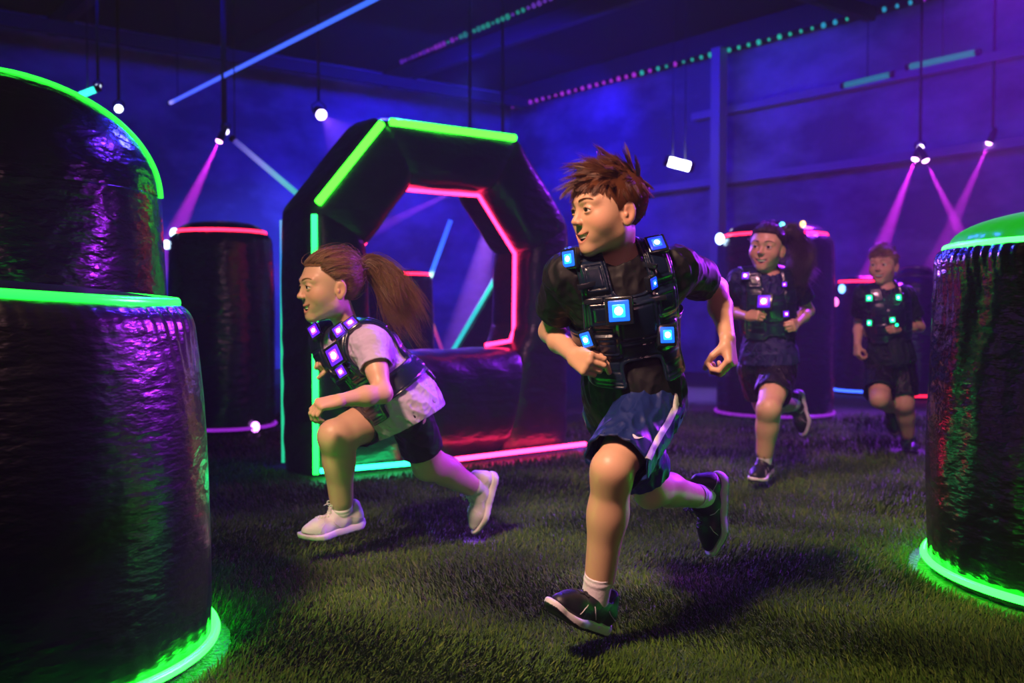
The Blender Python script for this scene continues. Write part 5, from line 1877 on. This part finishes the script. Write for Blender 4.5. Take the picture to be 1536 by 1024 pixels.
def fixture(label, pos, aim, color, power=0, angle=6, lens_r=0.05, lens_e=20.0, blend=0.5, group=None, pole=True, lamps=None):
    """a can spotlight hung from the ceiling by a drop pole; pos = middle of the lens"""
    pos, aim = np.asarray(pos, float), np.asarray(aim, float)
    root = empty('stage_spotlight', pos)
    tag(root, label, 'spotlight', group)
    heads = lamps or [(pos, aim, color, power, angle)]
    for hp, ha, hc, pw, an in heads:
        hp, ha = np.asarray(hp, float), np.asarray(ha, float)
        d = nrm(ha - hp)
        mb = MB()
        prof = [(0.0, 1.12), (-0.03, 1.15), (-0.12, 1.05), (-0.2, 0.9), (-0.24, 0.5)]
        mb.tube([hp + d * (a * lens_r / 0.05) for a, _ in prof], [lens_r * b_ for _, b_ in prof], 20)
        hs = mb.build('housing', M_METAL, root, world=True)
        mb = MB()
        a_ = np.linspace(0, math.pi / 2, 6)
        mb.tube([hp + d * (0.004 + 0.6 * lens_r * math.sin(x)) for x in a_], [lens_r * max(math.cos(x), 0.02) for x in a_], 20)
        mb.build('lens', emat('lens_glow', tuple(0.35 + 0.65 * np.array(hc)), lens_e), root, world=True)
        if pw:
            spot('spot_lamp', hp + d * (lens_r * 0.7 + 0.01), ha, hc, pw, an, blend, 0.012, root)
    # yoke and drop pole
    d = nrm(aim - pos)
    back = pos - d * 0.13 * lens_r / 0.05
    s = nrm(np.cross(d, [0, 0, 1.0]) + np.array([1e-4, 0, 0]))
    R_ = 1.35 * lens_r
    top = back + np.array([0, 0, 2.2 * lens_r])
    pts = [back + s * R_, back + s * R_ + np.array([0, 0, 1.2 * lens_r]), top, back - s * R_ + np.array([0, 0, 1.2 * lens_r]), back - s * R_]
    MB().tube(pts, 0.008, 6).build('yoke', M_METAL, root, world=True)
    if pole:
        MB().tube([top, (top[0], top[1], CEIL - 0.005)], 0.016, 8).build('drop_pole', M_METAL, root, world=True)
    return root


def led_tube(name, label, a, b_, mat, r=0.022, hang=(0.05, 0.95), group=None, cat='tube light'):
    a, b_ = np.asarray(a, float), np.asarray(b_, float)
    root = empty(name, a)
    tag(root, label, cat, group)
    MB().tube(np.linspace(a, b_, 24), r, 10).build('tube', mat, root, world=True)
    for e_, q in ((a, 0), (b_, 1)):
        d = nrm(b_ - a) * (1 if q else -1)
        MB().tube([e_, e_ + d * 0.05], r * 1.15, 10).build('end_cap', M_BLACK, root, world=True)
    for q in hang:
        p = a + (b_ - a) * q
        MB().tube([p, (p[0], p[1], CEIL - 0.004)], 0.006, 6).build('hanger', M_METAL, root, world=True)
    return root

YB = 10.6
mag = (0.85, 0.03, 1.0)
# left pair above the red-rimmed pillar
fixture('spotlight with a magenta beam above the red-rimmed pillar left of the arch', P(329, 211, YB), P(252, 372, YB - 0.3), mag, 56000, 11, lens_r=0.035, lens_e=10)
fixture('small violet-white lamp just above the magenta spotlight left of the arch', P(338, 197, YB + 0.2), P(300, 600, 6), (0.5, 0.3, 1.0), 0, lens_r=0.035, lens_e=9)
# two-headed fixture and its neighbour at the right
pr = P(1377, 232, YB)
fixture('three-headed spotlight cluster with crossing magenta beams at the right', P(1380, 222, YB), P(1380, 300, YB - 5), mag, 0, lens_r=0.036, lens_e=12,
        lamps=[(P(1380, 222, YB), P(1380, 260, YB - 4), (0.75, 0.5, 1.0), 0, 5), (P(1373, 238, YB), P(1304, 418, YB - 0.2), mag, 56000, 11), (P(1388, 240, YB - 0.1), P(1460, 388, YB - 0.4), mag, 56000, 9)])
fixture('rightmost spotlight with a magenta beam, above the green-topped pillar', P(1484, 214, YB), P(1392, 420, YB + 0.2), mag, 56000, 10, lens_r=0.034, lens_e=12)
fixture('oval white-violet floodlight up left of the arch top', P(482, 172, 11.5), P(560, 260, 9.5), (0.3, 0.08, 1.0), 3500, 24, lens_r=0.058, lens_e=14)
fixture('spotlight with a violet beam, half hidden behind the top tube of the arch', P(694, 281, YB), P(560, 345, YB - 0.2), (0.5, 0.06, 1.0), 34000, 8, lens_r=0.034, lens_e=10)
fixture('spotlight sending a broad violet beam down behind the arch opening', P(752, 262, YB + 0.3), P(696, 520, YB - 0.8), (0.45, 0.12, 1.0), 56000, 13, lens_r=0.034, lens_e=10)
# at far left, over the tall pillar
fixture('tiny white lamp at the foot of the drop pole above the tall pillar', P(147, 131, 10.2), P(150, 260, 6.0), (0.5, 0.7, 1.0), 0, lens_r=0.03, lens_e=9)
fixture('small blue-white lamp peeking out behind the tall pillar rim', P(178, 163, 9.6), P(170, 300, 6.0), (0.5, 0.7, 1.0), 0, lens_r=0.035, lens_e=10)
led_tube('tube_light', 'short teal tube light above the tall pillar rim', P(120, 143, 9.8), P(143, 134, 9.8), M_TEAL, 0.03, hang=(0.5,))
# bar light at the back, right of the arch
led_tube('tube_light', 'short bright white bar light on the back wall right of the arch', P(1003, 242, 12.0), P(1034, 250, 12.0), M_WHITE_E, 0.055, hang=(0.2, 0.8))
# long tubes
led_tube('tube_light', 'long blue tube light running away under the dark ceiling', P(256, 154, 12.1), P(575, -8, 7.95), emat_grad('blue_tube_led', [(0, (0.35, 0.3, 1.0)), (0.04, (0.06, 0.10, 1.0)), (1, (0.03, 0.12, 0.8))], 1.6, 'X'), 0.021)
led_tube('tube_light', 'slanted pale aqua tube light dropping behind the arch shoulder', P(352, 211, 9.2), P(452, 296, 9.2), emat_grad('aqua_tube_led', [(0, (0.08, 0.05, 0.5)), (0.4, (0.25, 0.25, 0.9)), (0.7, (0.15, 0.55, 0.75)), (1, (0.05, 0.6, 0.55))], 0.9, 'X'), 0.026, hang=(0.0,))
# short bars on the right wall
for (x0, y0, x1, y1, lab) in ((1268, 128, 1336, 112, 'faint teal bar light on the right wall, nearer the column'), (1366, 100, 1464, 79, 'faint teal bar light on the right wall, above the right spotlights')):
    a, b_ = ray_wall(x0, y0, WALL_R - 0.12), ray_wall(x1, y1, WALL_R - 0.12)
    led_tube('tube_light', lab, a, b_, emat('dim_teal_bar_led', (0.01, 0.28, 0.40), 0.55), 0.035, hang=(0.5,))

# strings of coloured lamps along the ceiling edge
def light_string(label, a, b_, n, cols, r=0.022, e_=2.0, seed=0):
    a, b_ = np.asarray(a, float), np.asarray(b_, float)
    root = empty('string_light', a)
    tag(root, label, 'string light')
    MB().tube(np.linspace(a, b_, 20), 0.006, 5).build('cable', M_BLACK, root, world=True)
    rr = random.Random(seed)
    mats = [emat('bulb_led', c_, e_) for c_ in cols]
    for k in range(n):
        q = (k + 0.5) / n
        p = a + (b_ - a) * q + np.array([0, 0, -0.012])
        r_ = r * rr.uniform(0.6, 1.2)
        t_ = np.linspace(0, math.pi, 6)
        mb = MB()
        mb.tube([p + np.array([0, 0, -r_ * math.cos(x) * 1.2]) for x in t_], [max(r_ * math.sin(x), 0.0005) for x in t_], 8)
        ci = min(int(q * len(cols) + rr.uniform(-0.4, 0.4)), len(cols) - 1)
        mb.build('bulb', mats[max(ci, 0)], root, world=True)
a = W(WALL_R - 0.30, 13.4, CEIL - 0.33); b_ = W(WALL_R - 0.30, 2.2, CEIL - 0.33)
light_string('long string of teal and purple lamps along the edge of ceiling and right wall', a, b_, 70,
             [(0.4, 0.03, 0.9), (0.5, 0.03, 0.8), (0.02, 0.5, 0.45), (0.02, 0.6, 0.45), (0.02, 0.35, 0.6), (0.4, 0.03, 0.8), (0.5, 0.03, 0.6)], 0.026, 0.9, 4)
light_string('short faint string of teal and purple lamps under the ceiling above the arch', P(600, 92, 12.2), P(830, -6, 9.6), 34,
             [(0.15, 0.02, 0.7), (0.3, 0.03, 0.8), (0.02, 0.3, 0.35), (0.02, 0.45, 0.35), (0.2, 0.05, 0.7)], 0.024, 0.5, 6)

# small coloured pin lamps that sit on the inflatables
def pin_lamp(label, p, mat, r=0.03):
    root = empty('pin_lamp', p)
    tag(root, label, 'small lamp')
    t_ = np.linspace(0, math.pi, 8)
    MB().tube([p + np.array([0, 0, -r * math.cos(x)]) for x in t_], [max(r * math.sin(x), 0.0005) for x in t_], 12).build('bulb', mat, root, world=True)
    MB().tube([p + np.array([0, 0.0, -r * 1.25]), p + np.array([0, 0, -r * 0.7])], r * 0.8, 10).build('base', M_BLACK, root, world=True)
    return root

# ---- general lighting of the hall
area('wash_back_blue', W(1.5, 10.5, 4.2), W(2.0, WALL_B, 2.2), (0.008, 0.0, 1.0), 26, 6.0, 0.4)
area('wash_back_blue', W(8.0, 11.0, 4.2), W(8.3, WALL_B, 1.9), (0.012, 0.008, 1.0), 105, 4.0, 0.4)
area('wash_right_blue', W(7.6, 9.6, 4.0), W(WALL_R, 10.4, 2.2), (0.02, 0.004, 1.0), 105, 4.0, 0.4)
area('wash_right_violet', W(7.6, 4.5, 4.0), W(WALL_R, 4.0, 1.6), (0.06, 0.0, 1.0), 34, 5.0, 0.4)
spot('blue_white_downlight', P(1018, 254, 11.9), P(1040, 460, 11.0), (0.25, 0.12, 1.0), 800, 40, 0.9, 0.1)
spot('blue_glow_light', W(8.5, 11.5, 4.4), W(6.0, 12.8, 1.0), (0.05, 0.07, 1.0), 2200, 60, 0.9, 0.1)
# key light over the players, front left
spot('key_flood', (-1.7, 0.0, 4.5), (0.25, 3.0, 0.45), (1.0, 0.58, 0.40), 2500, 40, 1.0, 0.34)
spot('far_players_fill', (0.6, 1.6, 4.3), (1.9, 5.4, 0.8), (1.0, 0.42, 0.55), 800, 46, 0.8, 0.15)  # added pink fill without a fixture, brightens the players further back
spot('soft_fill', (1.3, -1.2, 2.4), (0.0, 3.1, 0.9), (1.0, 0.45, 0.55), 60, 44, 1.0, 0.4)
# violet back lights from behind on the right
spot('violet_backlight', (2.75, 4.45, 2.0), (0.1, 2.9, 0.75), (0.42, 0.025, 1.0), 1000, 46, 0.7, 0.12)
spot('violet_backlight', (0.9, 6.2, 4.3), (-0.5, 3.5, 0.5), (0.12, 0.02, 1.0), 900, 40, 0.7, 0.15)
spot('blue_backlight', (-0.8, 8.4, 4.2), (0.3, 4.2, 0.2), (0.04, 0.04, 1.0), 700, 60, 0.7, 0.2)
spot('violet_floor', (4.6, 9.0, 4.2), (2.2, 6.6, 0), (0.30, 0.02, 1.0), 3800, 60, 0.7, 0.2)
spot('blue_floor', (5.6, 6.0, 4.2), G(1290, 632), (0.03, 0.06, 1.0), 2400, 30, 0.7, 0.15)

# haze in the hall
wd = bpy.data.worlds.new('hall_air'); SC.world = wd; wd.use_nodes = True
nt = wd.node_tree
nt.nodes['Background'].inputs['Color'].default_value = (0.0, 0.0, 0.0, 1)
vs = nt.nodes.new('ShaderNodeVolumeScatter')
vs.inputs['Density'].default_value = 0.0062
vs.inputs['Anisotropy'].default_value = 0.2
nt.links.new(vs.outputs[0], nt.nodes['World Output'].inputs['Volume'])

# camera
cd = bpy.data.cameras.new('camera'); co = bpy.data.objects.new('camera', cd); COL.objects.link(co)
cd.sensor_width = 36.0; cd.lens = 36.0 * FPX / 1536.0
co.location = CAM; co.rotation_euler = (math.pi / 2 - PITCH, 0, 0)
cd.dof.use_dof = True; cd.dof.focus_distance = 2.8; cd.dof.aperture_fstop = 2.7
cd.clip_start = 0.05; cd.clip_end = 100
SC.camera = co
SC.view_settings.view_transform = 'Standard'; SC.view_settings.look = 'None'
SC.view_settings.exposure = 0.0; SC.view_settings.gamma = 1.0; SC.view_settings.use_curve_mapping = False
cy = SC.cycles
cy.max_bounces = 5; cy.diffuse_bounces = 2; cy.glossy_bounces = 3; cy.transmission_bounces = 3; cy.volume_bounces = 0
cy.sample_clamp_indirect = 4.0; cy.use_denoising = True
cy.caustics_reflective = False; cy.caustics_refractive = False
